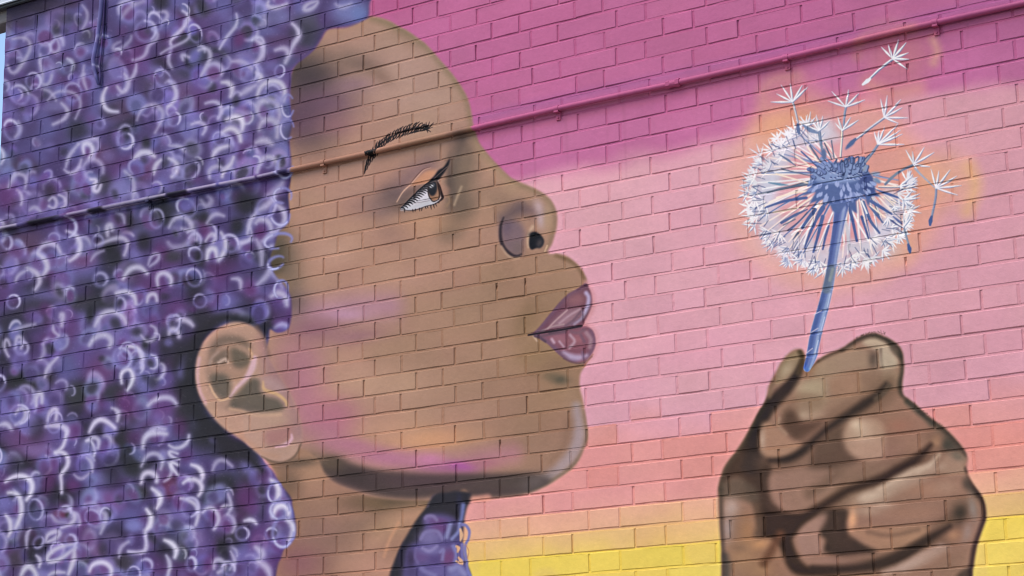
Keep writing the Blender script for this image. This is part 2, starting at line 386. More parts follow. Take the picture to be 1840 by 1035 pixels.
# places that read clearly: dark hollows and violet or periwinkle patches
for x, y, rx, ry, cc, o in [
    (20, 20, 40, 26, (50, 42, 62), .8), (70, 5, 60, 14, (52, 42, 62), .8), (100, 60, 50, 30, (104, 96, 150), .7), (340, 70, 26, 14, (48, 50, 62), .9), (350, 20, 30, 12, (62, 54, 70), .8), (290, 150, 40, 24, (74, 62, 88), .8),
    (330, 175, 50, 30, (98, 72, 112), .8), (210, 200, 30, 22, (76, 58, 84), .8), (60, 165, 30, 16, (50, 52, 62), .8), (120, 120, 18, 14, (48, 52, 64), .8), (100, 190, 30, 12, (128, 122, 178), .7), (250, 25, 34, 22, (118, 116, 172), .6),
    (180, 280, 26, 20, (88, 60, 88), .8), (40, 300, 30, 16, (62, 50, 70), .8), (262, 300, 24, 30, (98, 66, 112), .9), (222, 340, 24, 22, (124, 122, 176), .9), (180, 330, 22, 22, (54, 54, 62), .8), (80, 370, 36, 22, (106, 94, 150), .8),
    (40, 440, 46, 40, (84, 62, 90), .9), (130, 350, 24, 14, (58, 54, 66), .8), (330, 320, 18, 40, (58, 52, 74), .8), (290, 380, 40, 20, (54, 52, 68), .85), (350, 380, 24, 30, (52, 50, 66), .9), (355, 440, 22, 40, (50, 50, 64), .9),
    (150, 465, 26, 18, (104, 70, 112), .8), (230, 490, 26, 20, (68, 64, 76), .8), (310, 460, 20, 12, (56, 54, 62), .8), (345, 490, 22, 12, (110, 102, 150), .8), (40, 500, 26, 16, (88, 74, 124), .8), (230, 415, 40, 18, (98, 100, 140), .7),
    (60, 560, 40, 26, (52, 48, 62), .9), (150, 545, 60, 16, (56, 54, 66), .85), (10, 590, 14, 30, (50, 46, 64), .9), (195, 580, 30, 22, (112, 90, 138), .7), (210, 620, 60, 20, (104, 88, 142), .7), (100, 620, 22, 20, (80, 58, 86), .8),
    (40, 690, 34, 18, (42, 42, 48), .95), (80, 680, 22, 18, (54, 48, 60), .9), (136, 710, 22, 26, (52, 54, 58), .95), (210, 705, 30, 18, (48, 50, 56), .95), (230, 740, 24, 22, (42, 42, 48), .95), (180, 665, 30, 28, (106, 70, 118), .8),
    (300, 610, 18, 26, (50, 46, 60), .8), (330, 640, 30, 40, (38, 36, 44), .95), (340, 700, 26, 50, (40, 37, 45), .95), (360, 575, 34, 20, (44, 42, 52), .95), (300, 680, 14, 20, (98, 80, 138), .8), (290, 740, 34, 18, (104, 84, 140), .7),
    (370, 780, 40, 34, (38, 37, 42), .95), (330, 740, 20, 40, (44, 42, 50), .95), (420, 810, 40, 22, (36, 36, 40), .95), (450, 850, 26, 40, (44, 43, 48), .9), (405, 870, 26, 26, (40, 40, 46), .9), (225, 800, 22, 30, (40, 40, 46), .95),
    (240, 840, 20, 20, (44, 44, 50), .9), (50, 790, 46, 30, (104, 72, 118), .85), (60, 810, 26, 14, (134, 112, 166), .7), (75, 845, 14, 16, (42, 42, 50), .95), (180, 860, 24, 14, (126, 124, 182), .8), (175, 890, 22, 10, (128, 128, 186), .8),
    (200, 900, 22, 22, (112, 76, 128), .8), (305, 875, 16, 22, (100, 58, 92), .9), (250, 885, 22, 14, (52, 50, 56), .9), (375, 890, 24, 20, (58, 62, 80), .8), (110, 925, 16, 9, (104, 62, 92), .9), (124, 926, 7, 8, (46, 46, 40), .9),
    (240, 945, 18, 12, (126, 128, 186), .9), (320, 930, 20, 26, (122, 110, 170), .8), (60, 970, 14, 24, (50, 48, 58), .9), (30, 1005, 20, 18, (66, 56, 72), .9), (120, 970, 16, 12, (100, 74, 108), .8), (150, 1000, 12, 22, (50, 50, 52), .8),
    (175, 990, 18, 14, (112, 86, 128), .8), (220, 1010, 26, 20, (56, 52, 62), .9), (360, 985, 16, 40, (108, 90, 146), .8), (410, 960, 22, 30, (50, 48, 56), .9), (440, 920, 18, 30, (56, 50, 62), .8), (330, 990, 12, 20, (44, 44, 46), .9),
    (490, 30, 40, 20, (108, 108, 152), .8), (470, 60, 30, 12, (106, 108, 160), .7), (560, 40, 34, 18, (76, 74, 92), .8), (545, 70, 30, 24, (56, 54, 70), .95), (500, 75, 36, 14, (82, 62, 100), .9), (585, 35, 16, 18, (82, 62, 112), .85), (600, 20, 10, 14, (86, 68, 118), .8),
    (628, 20, 34, 26, (122, 128, 182), .9), (645, 25, 14, 14, (110, 124, 178), .8), (540, 96, 30, 14, (88, 66, 106), .8), (500, 110, 36, 14, (70, 72, 104), .9), (470, 180, 30, 40, (106, 102, 150), .8), (505, 170, 16, 40, (104, 96, 148), .8),
    (500, 230, 22, 60, (122, 122, 176), .7), (505, 275, 14, 20, (116, 116, 172), .9), (470, 330, 30, 20, (86, 66, 116), .8), (500, 335, 14, 16, (116, 108, 162), .8), (470, 400, 24, 24, (110, 108, 166), .6), (500, 540, 16, 22, (84, 62, 116), .95),
    (504, 583, 15, 11, (94, 66, 122), .95), (476, 565, 10, 18, (48, 44, 60), .9), (440, 560, 34, 14, (74, 66, 104), .8), (460, 500, 24, 20, (72, 68, 104), .7), (470, 840, 10, 16, (96, 80, 132), .6), (488, 882, 8, 10, (96, 62, 118), .9), (468, 900, 10, 30, (56, 52, 70), .8)]:
    spray(x, y, rx, ry, cc, o, clip=hair, hard=1.5)
H = dict(clip=hair)
def curl(pts, w=8, b=.7, soft=None, col=None):
    c_ = col or (168, 164, 204)
    q = rs.uniform(-10, 10)
    p = curve(pts, 8)
    if len(p) > 12:
        ends = p[0], p[-1]
        for _ in range(5):
            p = np.vstack([p[:1], (p[:-2] + 2 * p[1:-1] + p[2:]) / 4, p[-1:]])
            p = np.vstack([p[:2], (p[:-4] + p[1:-3] + p[2:-2] + p[3:-1] + p[4:]) / 5, p[-2:]])
    pts = p[::2] if len(p) > 20 else p
    stroke(pts, [w * .5, w, w, w * .6], (c_[0] + q, c_[1] + q, c_[2] + q), soft=(w * .55 if soft is None else soft), op=b, clip=hair, smooth=False)
# soft curls fill the mass: hazy discs with a darker eye and one flank sprayed brighter
def disc(x, y, r, e, tilt, n=14):
    t = np.linspace(0, 2 * np.pi, n, endpoint=False)
    px, py = r * np.cos(t) * e, r * np.sin(t)
    return np.stack([x + px * np.cos(tilt) - py * np.sin(tilt), y + px * np.sin(tilt) + py * np.cos(tilt)], 1)
for i in range(820):
    x = rs.uniform(-140, 522); y = rs.uniform(-140, 1165)
    if (x - 355) ** 2 / 62 ** 2 + (y - 690) ** 2 / 140 ** 2 < 1 or (x > 380 and 740 < y < 850): continue
    r = rs.uniform(9, 23); e = rs.uniform(.6, 1.0); tilt = rs.uniform(-.8, .8); sf = rs.uniform(2.5, 5)
    b_ = rs.rand() ** 1.4
    q = rs.uniform(-12, 12, 3)
    veil = np.array([120 + 44 * b_, 114 + 44 * b_, 176 + 36 * b_]) + q
    fill(disc(x, y, r, e, tilt), veil, sf, rs.uniform(.3, .75), hair, smooth=False)
    inner = [(94, 60, 112), (70, 58, 104), (44, 42, 54), (106, 102, 164), (82, 84, 126)][rs.choice(5, p=[.3, .25, .18, .17, .1])]
    k = rs.uniform(.5, .74)
    fill(disc(x - r * rs.uniform(0, .22), y + r * rs.uniform(.05, .34), r * k, e, tilt), inner, sf * .8, rs.uniform(.4, .85), hair, smooth=False)
    if rs.rand() < .62:
        a0 = rs.uniform(-200, -40); t = np.radians(np.linspace(a0, a0 + rs.uniform(90, 190), 9))
        rr = r * rs.uniform(.8, .95)
        px, py = rr * np.cos(t) * e, rr * np.sin(t)
        p = np.stack([x + px * np.cos(tilt) - py * np.sin(tilt), y + px * np.sin(tilt) + py * np.cos(tilt)], 1)
        h_ = rs.rand() ** 1.6
        w = r * rs.uniform(.25, .42)
        curl(p, w, rs.uniform(.25, .55) + .3 * h_, soft=w * rs.uniform(.45, .8), col=(164 + 48 * h_, 160 + 52 * h_, 206 + 32 * h_))
for i in range(170):
    x = rs.uniform(-140, 520); y = rs.uniform(-140, 1165)
    r = rs.uniform(7, 20)
    spray(x, y, r, r * rs.uniform(.6, 1.3), [(34, 32, 40), (88, 52, 104), (128, 124, 188), (100, 76, 138)][rs.randint(4)], rs.uniform(.3, .7), clip=hair, hard=1.4)
for i in range(95):
    x = rs.uniform(-140, 500); y = rs.uniform(-140, 1165) if rs.rand() < .25 else rs.uniform(330, 1165)
    r = rs.uniform(12, 30)
    spray(x, y, r * rs.uniform(.5, .9), r, (33, 31, 39) if rs.rand() < .68 else (92, 52, 104), rs.uniform(.5, .9), rs.uniform(-25, 25), clip=hair, hard=1.3)
# curls traced from the wall
def C(ox, oy, *items):
    for it in items:
        w, b = it[0]
        if len(it) < 4: continue
        p = zz(ox, oy, 3.98, it[1:])
        curl(p, w * 1.5, b * .6, soft=w * .9, col=(132 + 34 * b, 126 + 36 * b, 178 + 26 * b))
        curl(p, w * .85, min(1, b * 1.05), soft=w * .42, col=(150 + 58 * b, 146 + 60 * b, 188 + 40 * b))
C(0, 0, ((8, .55), (90, 280), (170, 265), (215, 300), (215, 370), (160, 450), (120, 520), (75, 520), (55, 470)), ((7, .5), (590, 40), (630, 90), (620, 160), (590, 210)), ((7, .5), (370, 300), (350, 350), (400, 385), (430, 340), (410, 285)),
  ((8, .55), (290, 390), (280, 450), (310, 540), (290, 600), (350, 610), (370, 540)), ((7, .5), (300, 640), (360, 650), (400, 720)), ((7, .5), (340, 720), (390, 660), (470, 650), (560, 680), (580, 760), (540, 850)), ((9, .6), (440, 740), (490, 790), (470, 850), (380, 890)),
  ((10, .5), (870, 130), (920, 50), (1030, 10)), ((8, .55), (1130, 90), (1190, 80), (1200, 130), (1150, 160)), ((8, .55), (1090, 210), (1130, 230), (1120, 290), (1060, 320), (1050, 380), (1010, 420), (950, 430)), ((8, .7), (1310, 80), (1350, 110), (1330, 180), (1280, 230), (1215, 290), (1225, 320)),
  ((6, .6), (1340, 190), (1360, 260), (1320, 300), (1200, 350), (1150, 385)), ((8, .55), (1215, 380), (1200, 440), (1230, 490)), ((9, .6), (1310, 430), (1300, 390), (1350, 410)), ((9, .65), (1420, 360), (1480, 340), (1510, 400), (1480, 470), (1440, 540)), ((7, .6), (1690, 100), (1700, 170), (1660, 220), (1610, 280), (1570, 350)),
  ((9, .8), (760, 630), (730, 690), (740, 760), (780, 795), (840, 800)), ((9, .65), (890, 530), (925, 580), (910, 640), (870, 665), (840, 620)), ((8, .6), (975, 460), (965, 530), (930, 570)), ((9, .7), (1210, 580), (1265, 650), (1250, 720), (1200, 765)), ((8, .5), (980, 860), (1010, 780), (1090, 740), (1160, 780), (1165, 850), (1110, 950)),
  ((11, .85), (1590, 590), (1640, 590), (1665, 640), (1650, 690)), ((9, .65), (1470, 740), (1550, 720), (1590, 790), (1560, 850)), ((11, .9), (1620, 860), (1680, 830), (1740, 860), (1730, 930)), ((11, .9), (1590, 950), (1650, 910), (1710, 950), (1720, 1010)), ((8, .6), (1370, 890), (1430, 870), (1480, 910), (1450, 960)),
  ((12, .6), (1720, 680), (1760, 650), (1831, 610)), ((10, .6), (1660, 440), (1740, 440), (1800, 490)), ((10, .6), (560, 1030), (640, 1000), (700, 990)), ((8, .5), (600, 470), (590, 560), (620, 640)), ((9, .55), (130, 870), (150, 930), (110, 980)), ((8, .5), (860, 300), (800, 330), (830, 370), (930, 300), (940, 260)))
C(0, 260, ((9, .8), (600, 60), (590, 0), (640, -10), (670, 40), (640, 90)), ((8, .6), (470, 160), (490, 80), (560, 0)), ((8, .6), (460, 180), (500, 210), (560, 180), (580, 110)), ((11, .85), (960, 95), (1000, 60), (1060, 50), (1105, 85)), ((9, .8), (1100, 210), (1110, 150), (1150, 110)), ((10, .75), (1210, 100), (1270, 130), (1260, 200), (1230, 230)),
  ((9, .6), (1220, 10), (1290, 10), (1320, 50)), ((11, .8), (1520, 90), (1550, 30), (1630, 10)), ((9, .85), (1670, 90), (1650, 150), (1600, 180), (1590, 230)), ((9, .65), (1500, 240), (1490, 180), (1560, 150), (1590, 170)), ((9, .8), (650, 250), (700, 250), (660, 320), (700, 340), (720, 290)), ((9, .55), (890, 190), (950, 240), (960, 320), (950, 390)),
  ((8, .55), (60, 310), (90, 220), (140, 210), (190, 230), (180, 310)), ((7, .65), (350, 400), (380, 370), (410, 410), (390, 460), (350, 440)), ((7, .65), (420, 360), (470, 380), (470, 440), (440, 450)), ((8, .55), (210, 470), (250, 440), (290, 480)), ((10, .75), (480, 620), (540, 640), (580, 710), (560, 790), (500, 830)), ((10, .65), (270, 770), (310, 710), (400, 710), (430, 770)),
  ((10, .8), (270, 780), (330, 830), (340, 890), (310, 930)), ((10, .75), (190, 880), (260, 910), (290, 980), (250, 1035)), ((8, .55), (110, 980), (130, 930), (190, 900)), ((11, .8), (770, 650), (765, 590), (790, 570), (800, 610)), ((8, .55), (830, 490), (880, 500), (890, 560)), ((9, .7), (690, 720), (790, 680), (880, 660), (920, 710), (890, 790)), ((7, .5), (650, 830), (680, 780), (740, 760)),
  ((10, .65), (1210, 590), (1240, 530), (1310, 510), (1370, 560), (1370, 620), (1300, 600)), ((12, .5), (1200, 700), (1240, 740), (1340, 720), (1380, 650)), ((11, .9), (1480, 820), (1490, 750), (1540, 740), (1550, 800)), ((10, .85), (1580, 630), (1620, 700), (1600, 780), (1560, 830)), ((8, .7), (1470, 690), (1510, 630), (1550, 660), (1520, 700)), ((9, .6), (1480, 560), (1530, 490), (1600, 510)),
  ((8, .6), (1060, 860), (1080, 790), (1140, 780), (1130, 830), (1070, 870)), ((11, .85), (880, 960), (920, 890), (1000, 870), (1050, 920)), ((10, .75), (1130, 1010), (1120, 940), (1180, 910), (1230, 960), (1220, 1000)), ((11, .55), (1440, 400), (1480, 450), (1520, 400), (1490, 370)), ((10, .6), (1710, 740), (1720, 700), (1800, 680)), ((10, .65), (1620, 960), (1600, 1010)), ((9, .6), (1660, 960), (1720, 960), (1720, 1030)), ((10, .7), (1770, 640), (1790, 540), (1831, 490)))
C(0, 520, ((10, .8), (830, 30), (890, 10), (960, 40), (970, 100)), ((9, .75), (1050, 90), (1060, 40), (1110, 30), (1120, 80)), ((11, .75), (680, 260), (720, 180), (800, 150), (880, 190), (900, 240)), ((12, .75), (640, 400), (680, 340), (760, 320), (800, 370), (780, 410)), ((9, .85), (910, 410), (980, 410), (1020, 480), (1010, 560)), ((9, .9), (870, 670), (860, 600), (920, 560), (955, 610), (940, 680), (910, 720)),
  ((8, .6), (1010, 330), (1050, 380), (1110, 350), (1120, 280), (1080, 260)), ((11, .75), (1210, 320), (1220, 290), (1270, 290), (1280, 340)), ((11, .7), (1270, 220), (1340, 220), (1380, 260)), ((11, .7), (1060, 830), (1120, 780), (1220, 770), (1260, 820)), ((10, .85), (640, 1020), (680, 940), (750, 930), (820, 990)), ((9, .75), (800, 850), (850, 870), (840, 940)),
  ((8, .7), (320, 630), (340, 560), (410, 490)), ((11, .7), (430, 200), (450, 170), (440, 260)), ((9, .55), (90, 300), (160, 270), (250, 250)), ((8, .65), (60, 480), (20, 400), (50, 350), (70, 400)), ((9, .65), (110, 420), (120, 330), (170, 360), (150, 420)), ((10, .8), (260, 830), (260, 760), (300, 740), (300, 810)), ((9, .75), (110, 890), (150, 840), (190, 880), (170, 940), (110, 970)),
  ((10, .75), (340, 940), (360, 870), (410, 850), (400, 930)), ((11, .8), (330, 980), (420, 970), (480, 1000), (480, 1035)), ((11, .7), (0, 970), (50, 960), (80, 1000)), ((8, .6), (1250, 100), (1280, 150)), ((9, .5), (310, 400), (320, 450), (290, 500)), ((11, .65), (1060, 1030), (1110, 990), (1180, 1000)), ((7, .6), (380, 260), (380, 300), (420, 330)), ((8, .5), (1200, 60), (1270, 20)), ((8, .6), (1400, 80), (1380, 150)))
C(0, 775, ((9, .85), (475, 0), (465, 70), (440, 130), (385, 160), (440, 140), (490, 190), (480, 260), (430, 310), (440, 350), (440, 440)), ((11, .9), (40, 360), (100, 320), (180, 320), (235, 370), (220, 450), (190, 490)), ((10, .9), (60, 440), (120, 440), (155, 510), (150, 610), (110, 690)), ((9, .85), (40, 600), (75, 640), (75, 720), (60, 750)), ((11, .8), (1020, 120), (1030, 40), (1100, 10), (1190, 20)),
  ((9, .65), (1010, 250), (1040, 180), (1110, 150), (1170, 200), (1150, 270)), ((11, .85), (1010, 370), (1020, 310), (1070, 290), (1120, 320), (1120, 360)), ((11, .95), (1090, 410), (1140, 450), (1150, 500), (1120, 550)), ((11, .95), (1050, 560), (1085, 610), (1070, 680), (1040, 710)), ((9, .75), (1040, 730), (1050, 830), (1020, 870), (920, 860)), ((8, .6), (850, 900), (860, 830), (920, 790)),
  ((8, .8), (1210, 100), (1260, 130), (1340, 90), (1350, 30)), ((9, .85), (1270, 310), (1220, 250), (1230, 220), (1270, 240)), ((8, .75), (1280, 200), (1220, 180), (1210, 140), (1270, 160)), ((10, .9), (1370, 240), (1430, 260), (1450, 320), (1440, 350)), ((10, .85), (1310, 370), (1350, 340), (1420, 350), (1450, 410), (1420, 460)), ((9, .8), (1290, 480), (1350, 490), (1410, 530), (1420, 600), (1400, 670)),
  ((9, .6), (1520, 280), (1540, 220), (1600, 200), (1660, 250)), ((9, .7), (1450, 580), (1490, 540), (1550, 570), (1570, 640), (1530, 700)), ((8, .6), (1630, 450), (1660, 540), (1630, 590)), ((11, .95), (1180, 780), (1230, 800), (1265, 850), (1250, 900)), ((8, .7), (1070, 960), (1090, 900)), ((9, .75), (1190, 890), (1220, 950), (1200, 1030)), ((9, .8), (330, 790), (340, 730), (440, 710), (400, 770), (340, 790)),
  ((9, .85), (530, 810), (440, 820), (350, 870), (330, 930), (400, 930), (480, 880), (540, 830)), ((10, .85), (530, 840), (530, 920), (490, 1020)), ((9, .75), (490, 560), (540, 600), (520, 660), (440, 690)), ((8, .5), (370, 600), (400, 650), (470, 650)), ((9, .6), (700, 570), (760, 590), (750, 660), (720, 730)), ((10, .85), (640, 1000), (660, 950), (740, 930), (800, 980), (790, 1030)), ((11, .9), (150, 1035), (180, 970), (230, 970), (260, 1030)),
  ((8, .75), (260, 890), (290, 920), (280, 970)), ((8, .7), (350, 1030), (390, 1005), (460, 1010)), ((10, .65), (1530, 980), (1530, 920), (1590, 920), (1610, 980), (1560, 1010)), ((8, .6), (1650, 860), (1680, 920), (1670, 990)), ((9, .8), (1750, 640), (1800, 630), (1831, 660)), ((8, .6), (190, 830), (190, 740), (215, 700)), ((9, .7), (620, 70), (660, 40), (710, 60), (700, 120)), ((7, .6), (620, 190), (660, 220), (660, 290)), ((7, .5), (530, 310), (580, 350), (640, 300)))
C(460, 0, ((9, .7), (90, 10), (80, 50), (150, 60), (220, 30)), ((9, .7), (440, 10), (360, 30), (340, 80), (410, 60), (440, 20)), ((10, .8), (260, 170), (300, 210), (310, 260), (270, 310), (240, 380)), ((11, .7), (140, 360), (200, 340), (240, 380), (210, 450)), ((12, .7), (0, 290), (50, 320), (50, 400), (0, 450)), ((12, .6), (60, 470), (110, 500)), ((11, .85), (0, 520), (40, 550), (20, 580)),
  ((11, .85), (10, 690), (30, 620), (100, 580), (180, 590), (210, 660), (190, 720)), ((12, .65), (10, 800), (30, 730), (90, 710), (150, 740), (175, 800), (160, 860)), ((12, .7), (20, 930), (40, 870), (100, 850), (160, 890), (150, 980)), ((14, .7), (0, 1020), (60, 1000), (110, 1030)), ((10, .5), (570, 30), (610, 60), (680, 30)), ((12, .45), (20, 180), (60, 170), (60, 120)))
C(460, 260, ((10, .7), (10, 200), (30, 110), (100, 80), (160, 130), (150, 190)), ((14, .55), (80, 360), (150, 330), (190, 270)), ((12, .7), (0, 560), (30, 530), (100, 550), (110, 620)), ((12, .75), (130, 420), (200, 470), (215, 550), (160, 600)), ((12, .8), (50, 690), (110, 640), (200, 620), (245, 660), (210, 720), (110, 730)), ((14, .65), (10, 470), (90, 430), (130, 370)), ((12, .6), (0, 680), (40, 740), (40, 860)), ((12, .6), (10, 1000), (80, 940), (100, 880)), ((12, .6), (100, 900), (160, 950), (190, 1020)))
C(460, 520, ((14, .75), (110, 50), (160, 20), (210, 50), (220, 110)), ((12, .5), (200, 60), (215, 130)))
C(460, 775, ((11, .95), (110, 350), (155, 380), (165, 450), (140, 520)), ((13, .95), (120, 610), (140, 540), (200, 525), (235, 560), (230, 600)), ((13, .95), (220, 630), (270, 670), (270, 740), (240, 780)), ((10, .6), (110, 720), (120, 650)), ((12, .7), (0, 690), (10, 760)), ((14, .7), (0, 830), (50, 870), (30, 910)), ((14, .7), (10, 930), (80, 970), (100, 1035)), ((16, .5), (110, 900), (160, 860)))
for x, y, rx, ry, cc, o in [(30, 22, 44, 20, (46, 40, 60), .85), (64, 10, 40, 14, (46, 38, 56), .85), (44, 40, 24, 12, (58, 50, 76), .7), (14, 44, 8, 20, (76, 70, 84), .6), (100, 6, 40, 9, (62, 52, 76), .7)]:  # darker top corner: shade below the capping put into the paint
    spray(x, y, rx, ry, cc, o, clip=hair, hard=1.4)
# lavender blotches and the pipe's top highlight, both put into the colour
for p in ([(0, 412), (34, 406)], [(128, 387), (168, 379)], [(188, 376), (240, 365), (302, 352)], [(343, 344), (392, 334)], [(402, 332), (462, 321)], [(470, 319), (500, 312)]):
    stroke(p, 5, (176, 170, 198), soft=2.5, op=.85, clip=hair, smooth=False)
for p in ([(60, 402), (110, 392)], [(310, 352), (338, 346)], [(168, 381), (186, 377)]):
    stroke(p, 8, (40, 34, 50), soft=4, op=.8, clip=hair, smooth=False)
# dark shade of paint hugging the ear
stroke([(448, 578), (400, 572), (362, 600), (344, 650), (342, 700), (358, 745), (400, 790), (440, 815), (470, 845)], [16, 20, 24, 26, 26, 26, 26, 22, 8], (38, 36, 43), soft=10, op=.95, clip=hair)

for i in range(85):
    x = rs.uniform(-140, 505); y = rs.uniform(-140, 1165)
    if (x - 355) ** 2 / 62 ** 2 + (y - 690) ** 2 / 140 ** 2 < 1 or (x > 380 and 740 < y < 850): continue
    r = rs.uniform(9, 19); e = rs.uniform(.65, 1); tl_ = rs.uniform(-.8, .8); w = rs.uniform(3.5, 6)
    p = disc(x, y, r, e, tl_, 24); k = rs.randint(13, 19); p = np.vstack([p[k:], p[:k]])
    stroke(np.vstack([p, p[:1]]), w, (150, 147, 202), soft=w * .85, op=.5, clip=hair, smooth=False)
    stroke(p[:rs.randint(8, 15)], [w * .5, w, w, w * .4], (200, 198, 230), soft=w * .5, op=rs.uniform(.3, .8), clip=hair, smooth=False)
# loops of hair that break the outline
for x, y, rx, ry, tilt, w, inn in [(503, 384, 17, 21, -.2, 6, None), (500, 433, 25, 13, -.2, 6, None), (496, 472, 16, 10, -.5, 6, None), (509, 956, 19, 27, .1, 7, None), (503, 917, 17, 16, 0, 7, None), (494, 884, 12, 18, .2, 5, None),
                              (508, 352, 16, 14, 0, 5, None), (505, 520, 12, 16, .2, 5, None), (512, 300, 14, 20, 0, 6, None), (516, 232, 12, 18, 0, 5, None), (517, 190, 11, 20, 0, 5, None)]:
    p = disc(x, y, 1, 1, 0, 26); p = np.stack([x + (p[:, 0] - x) * rx * np.cos(tilt) - (p[:, 1] - y) * ry * np.sin(tilt), y + (p[:, 0] - x) * rx * np.sin(tilt) + (p[:, 1] - y) * ry * np.cos(tilt)], 1)
    if inn: fill(p, inn, 2, .8, smooth=False)
    k = rs.randint(0, 8)
    p = np.vstack([p[k:], p[:k]])
    stroke(p[:22], [w * .6, w, w, w * .5], (140, 138, 190), soft=w * .5, op=.75, smooth=False)
    stroke(p[3:12], [w * .4, w * .7, w * .4], (200, 200, 230), soft=w * .35, op=.7, smooth=False)

# ---------- ear
EAR = zz(330, 560, 3.571, [(470, 110), (400, 75), (340, 66), (290, 75), (200, 120), (130, 190), (90, 280), (75, 370), (80, 470), (110, 560), (180, 670), (270, 760), (380, 830), (450, 890), (510, 935), (570, 957), (640, 960), (710, 920), (750, 850), (760, 780), (745, 700), (700, 560), (620, 420), (545, 290), (520, 180)])
ear = full_mask(EAR, 1.6)
lay(ear, (188, 150, 126))
E_ = dict(clip=ear)
def ez(pts): return zz(330, 560, 3.571, pts)
spray(505, 640, 30, 40, (172, 126, 112), .85, **E_)
stroke(ez([(560, 200), (600, 420), (690, 520), (740, 640), (750, 760)]), 40, (164, 120, 116), soft=20, op=.8, clip=ear)
stroke(ez([(100, 300), (88, 400), (100, 500), (140, 590)]), 6, (206, 166, 166), soft=4, op=.8, clip=ear)
stroke(ez([(130, 200), (190, 130), (290, 85)]), 5, (208, 160, 140), soft=4, op=.6, clip=ear)
fill(ez([(160, 300), (170, 220), (220, 165), (300, 150), (380, 170), (430, 220), (425, 250), (350, 210), (260, 215), (200, 270), (170, 340), (165, 420), (150, 380)]), (118, 98, 80), 5, .9, ear)
fill(ez([(165, 420), (170, 330), (215, 270), (290, 235), (370, 250), (430, 300), (440, 380), (380, 430), (300, 440), (230, 450)]), (166, 132, 108), 4, .8, ear)
fill(ez([(300, 240), (340, 235), (400, 270), (425, 310), (405, 350), (350, 365), (310, 330)]), (102, 88, 70), 4, .9, ear)
fill(ez([(180, 320), (210, 270), (280, 240), (285, 320), (220, 340)]), (116, 98, 80), 4, .85, ear)
fill(ez([(165, 410), (220, 395), (280, 410), (302, 470), (290, 550), (235, 562), (180, 500)]), (100, 88, 72), 5, .92, ear)
stroke(ez([(165, 345), (180, 300), (220, 260)]), 4, (170, 144, 126), soft=3, op=.8, clip=ear)
stroke(ez([(225, 328), (265, 305), (280, 322)]), 5, (208, 180, 160), soft=3, op=.8, clip=ear)
stroke(ez([(165, 470), (195, 530), (235, 570), (285, 555)]), 4, (206, 170, 136), soft=2, op=.9, clip=ear)
stroke(ez([(455, 300), (440, 360), (400, 430), (340, 490), (300, 545)]), [9, 12, 9, 6, 3], (216, 178, 180), soft=4, op=.9, clip=ear)
fill(ez([(345, 520), (400, 460), (450, 425), (490, 450), (490, 500), (520, 540), (600, 560), (645, 610), (610, 640), (500, 645), (430, 630), (370, 615), (310, 622), (296, 580), (310, 550)]), (100, 87, 70), 4, .92, ear)
spray(436, 735, 30, 8, (84, 76, 62), .6, 8, **E_)
stroke(ez([(510, 450), (520, 500), (600, 530), (650, 570), (660, 600)]), [3, 6, 6, 5, 3], (212, 170, 118), soft=2.5, op=.9, clip=ear)
fill(ez([(520, 420), (580, 430), (640, 470), (650, 520), (560, 500), (520, 470)]), (190, 154, 146), 5, .7, ear)
stroke(ez([(300, 625), (380, 640), (450, 665), (620, 660)]), 6, (206, 166, 134), soft=4, op=.7, clip=ear)
fill(ez([(520, 770), (600, 745), (690, 740), (690, 800), (640, 850), (540, 860)]), (176, 122, 114), 6, .85, ear)
stroke(ez([(590, 868), (650, 855), (690, 820), (692, 790)]), [3, 7, 6, 3], (222, 176, 182), soft=3, op=.9, clip=ear)
stroke(ez([(360, 800), (440, 860), (510, 910), (600, 930)]), 10, (186, 142, 112), soft=6, op=.6, clip=ear)
stroke(ez([(500, 930), (570, 962), (650, 965), (715, 925), (752, 850)]), 3.5, (118, 96, 78), soft=2, op=.7)
stroke(ez([(470, 100), (515, 170), (545, 280)]), 7, (128, 100, 88), soft=5, op=.6)
stroke(ez([(420, 240), (440, 270), (440, 300)]), 4, (206, 166, 128), soft=2, op=.7, clip=ear)

# ---------- lock of hair behind the neck
LOCK = zz(680, 860, 5.915, [(545, 250), (580, 190), (650, 155), (740, 150), (830, 135), (960, 150), (985, 185), (975, 240), (940, 300), (915, 400), (905, 460), (900, 560), (890, 680), (900, 800), (940, 920), (985, 1060), (1000, 1500), (40, 1500), (120, 1035), (160, 900), (230, 740), (330, 560), (420, 420), (500, 320)])
lock = full_mask(LOCK, 1.6)
lay(lock, (42, 40, 48))
def lz(pts): return zz(680, 860, 5.915, pts)
fill(lz([(470, 620), (500, 400), (700, 380), (850, 460), (900, 640), (930, 900), (980, 1040), (1000, 1400), (280, 1400), (260, 1000), (300, 740)]), (92, 84, 138), 5, .95, lock)
for z, rx, ry, cc, o in [((560, 440), 14, 9, (110, 96, 150), .9), ((640, 450), 16, 7, (102, 74, 128), .9), ((650, 530), 18, 10, (104, 70, 124), .9), ((540, 620), 22, 14, (122, 116, 164), .8), ((800, 560), 10, 16, (66, 66, 96), .9), ((860, 280), 6, 20, (44, 44, 66), .9), ((750, 840), 16, 16, (110, 70, 118), .95),
                         ((590, 870), 12, 14, (82, 68, 122), .9), ((450, 830), 16, 12, (98, 78, 130), .9), ((340, 860), 8, 20, (58, 48, 80), .9), ((240, 800), 8, 30, (44, 40, 60), .8), ((640, 1000), 24, 14, (104, 94, 152), .8), ((840, 1000), 18, 16, (118, 116, 172), .9), ((350, 1000), 12, 14, (74, 66, 110), .8), ((560, 760), 22, 9, (116, 110, 162), .8)]:
    x, y = lz([z])[0]
    spray(x, y, rx, ry, cc, o, clip=lock, hard=1.4)
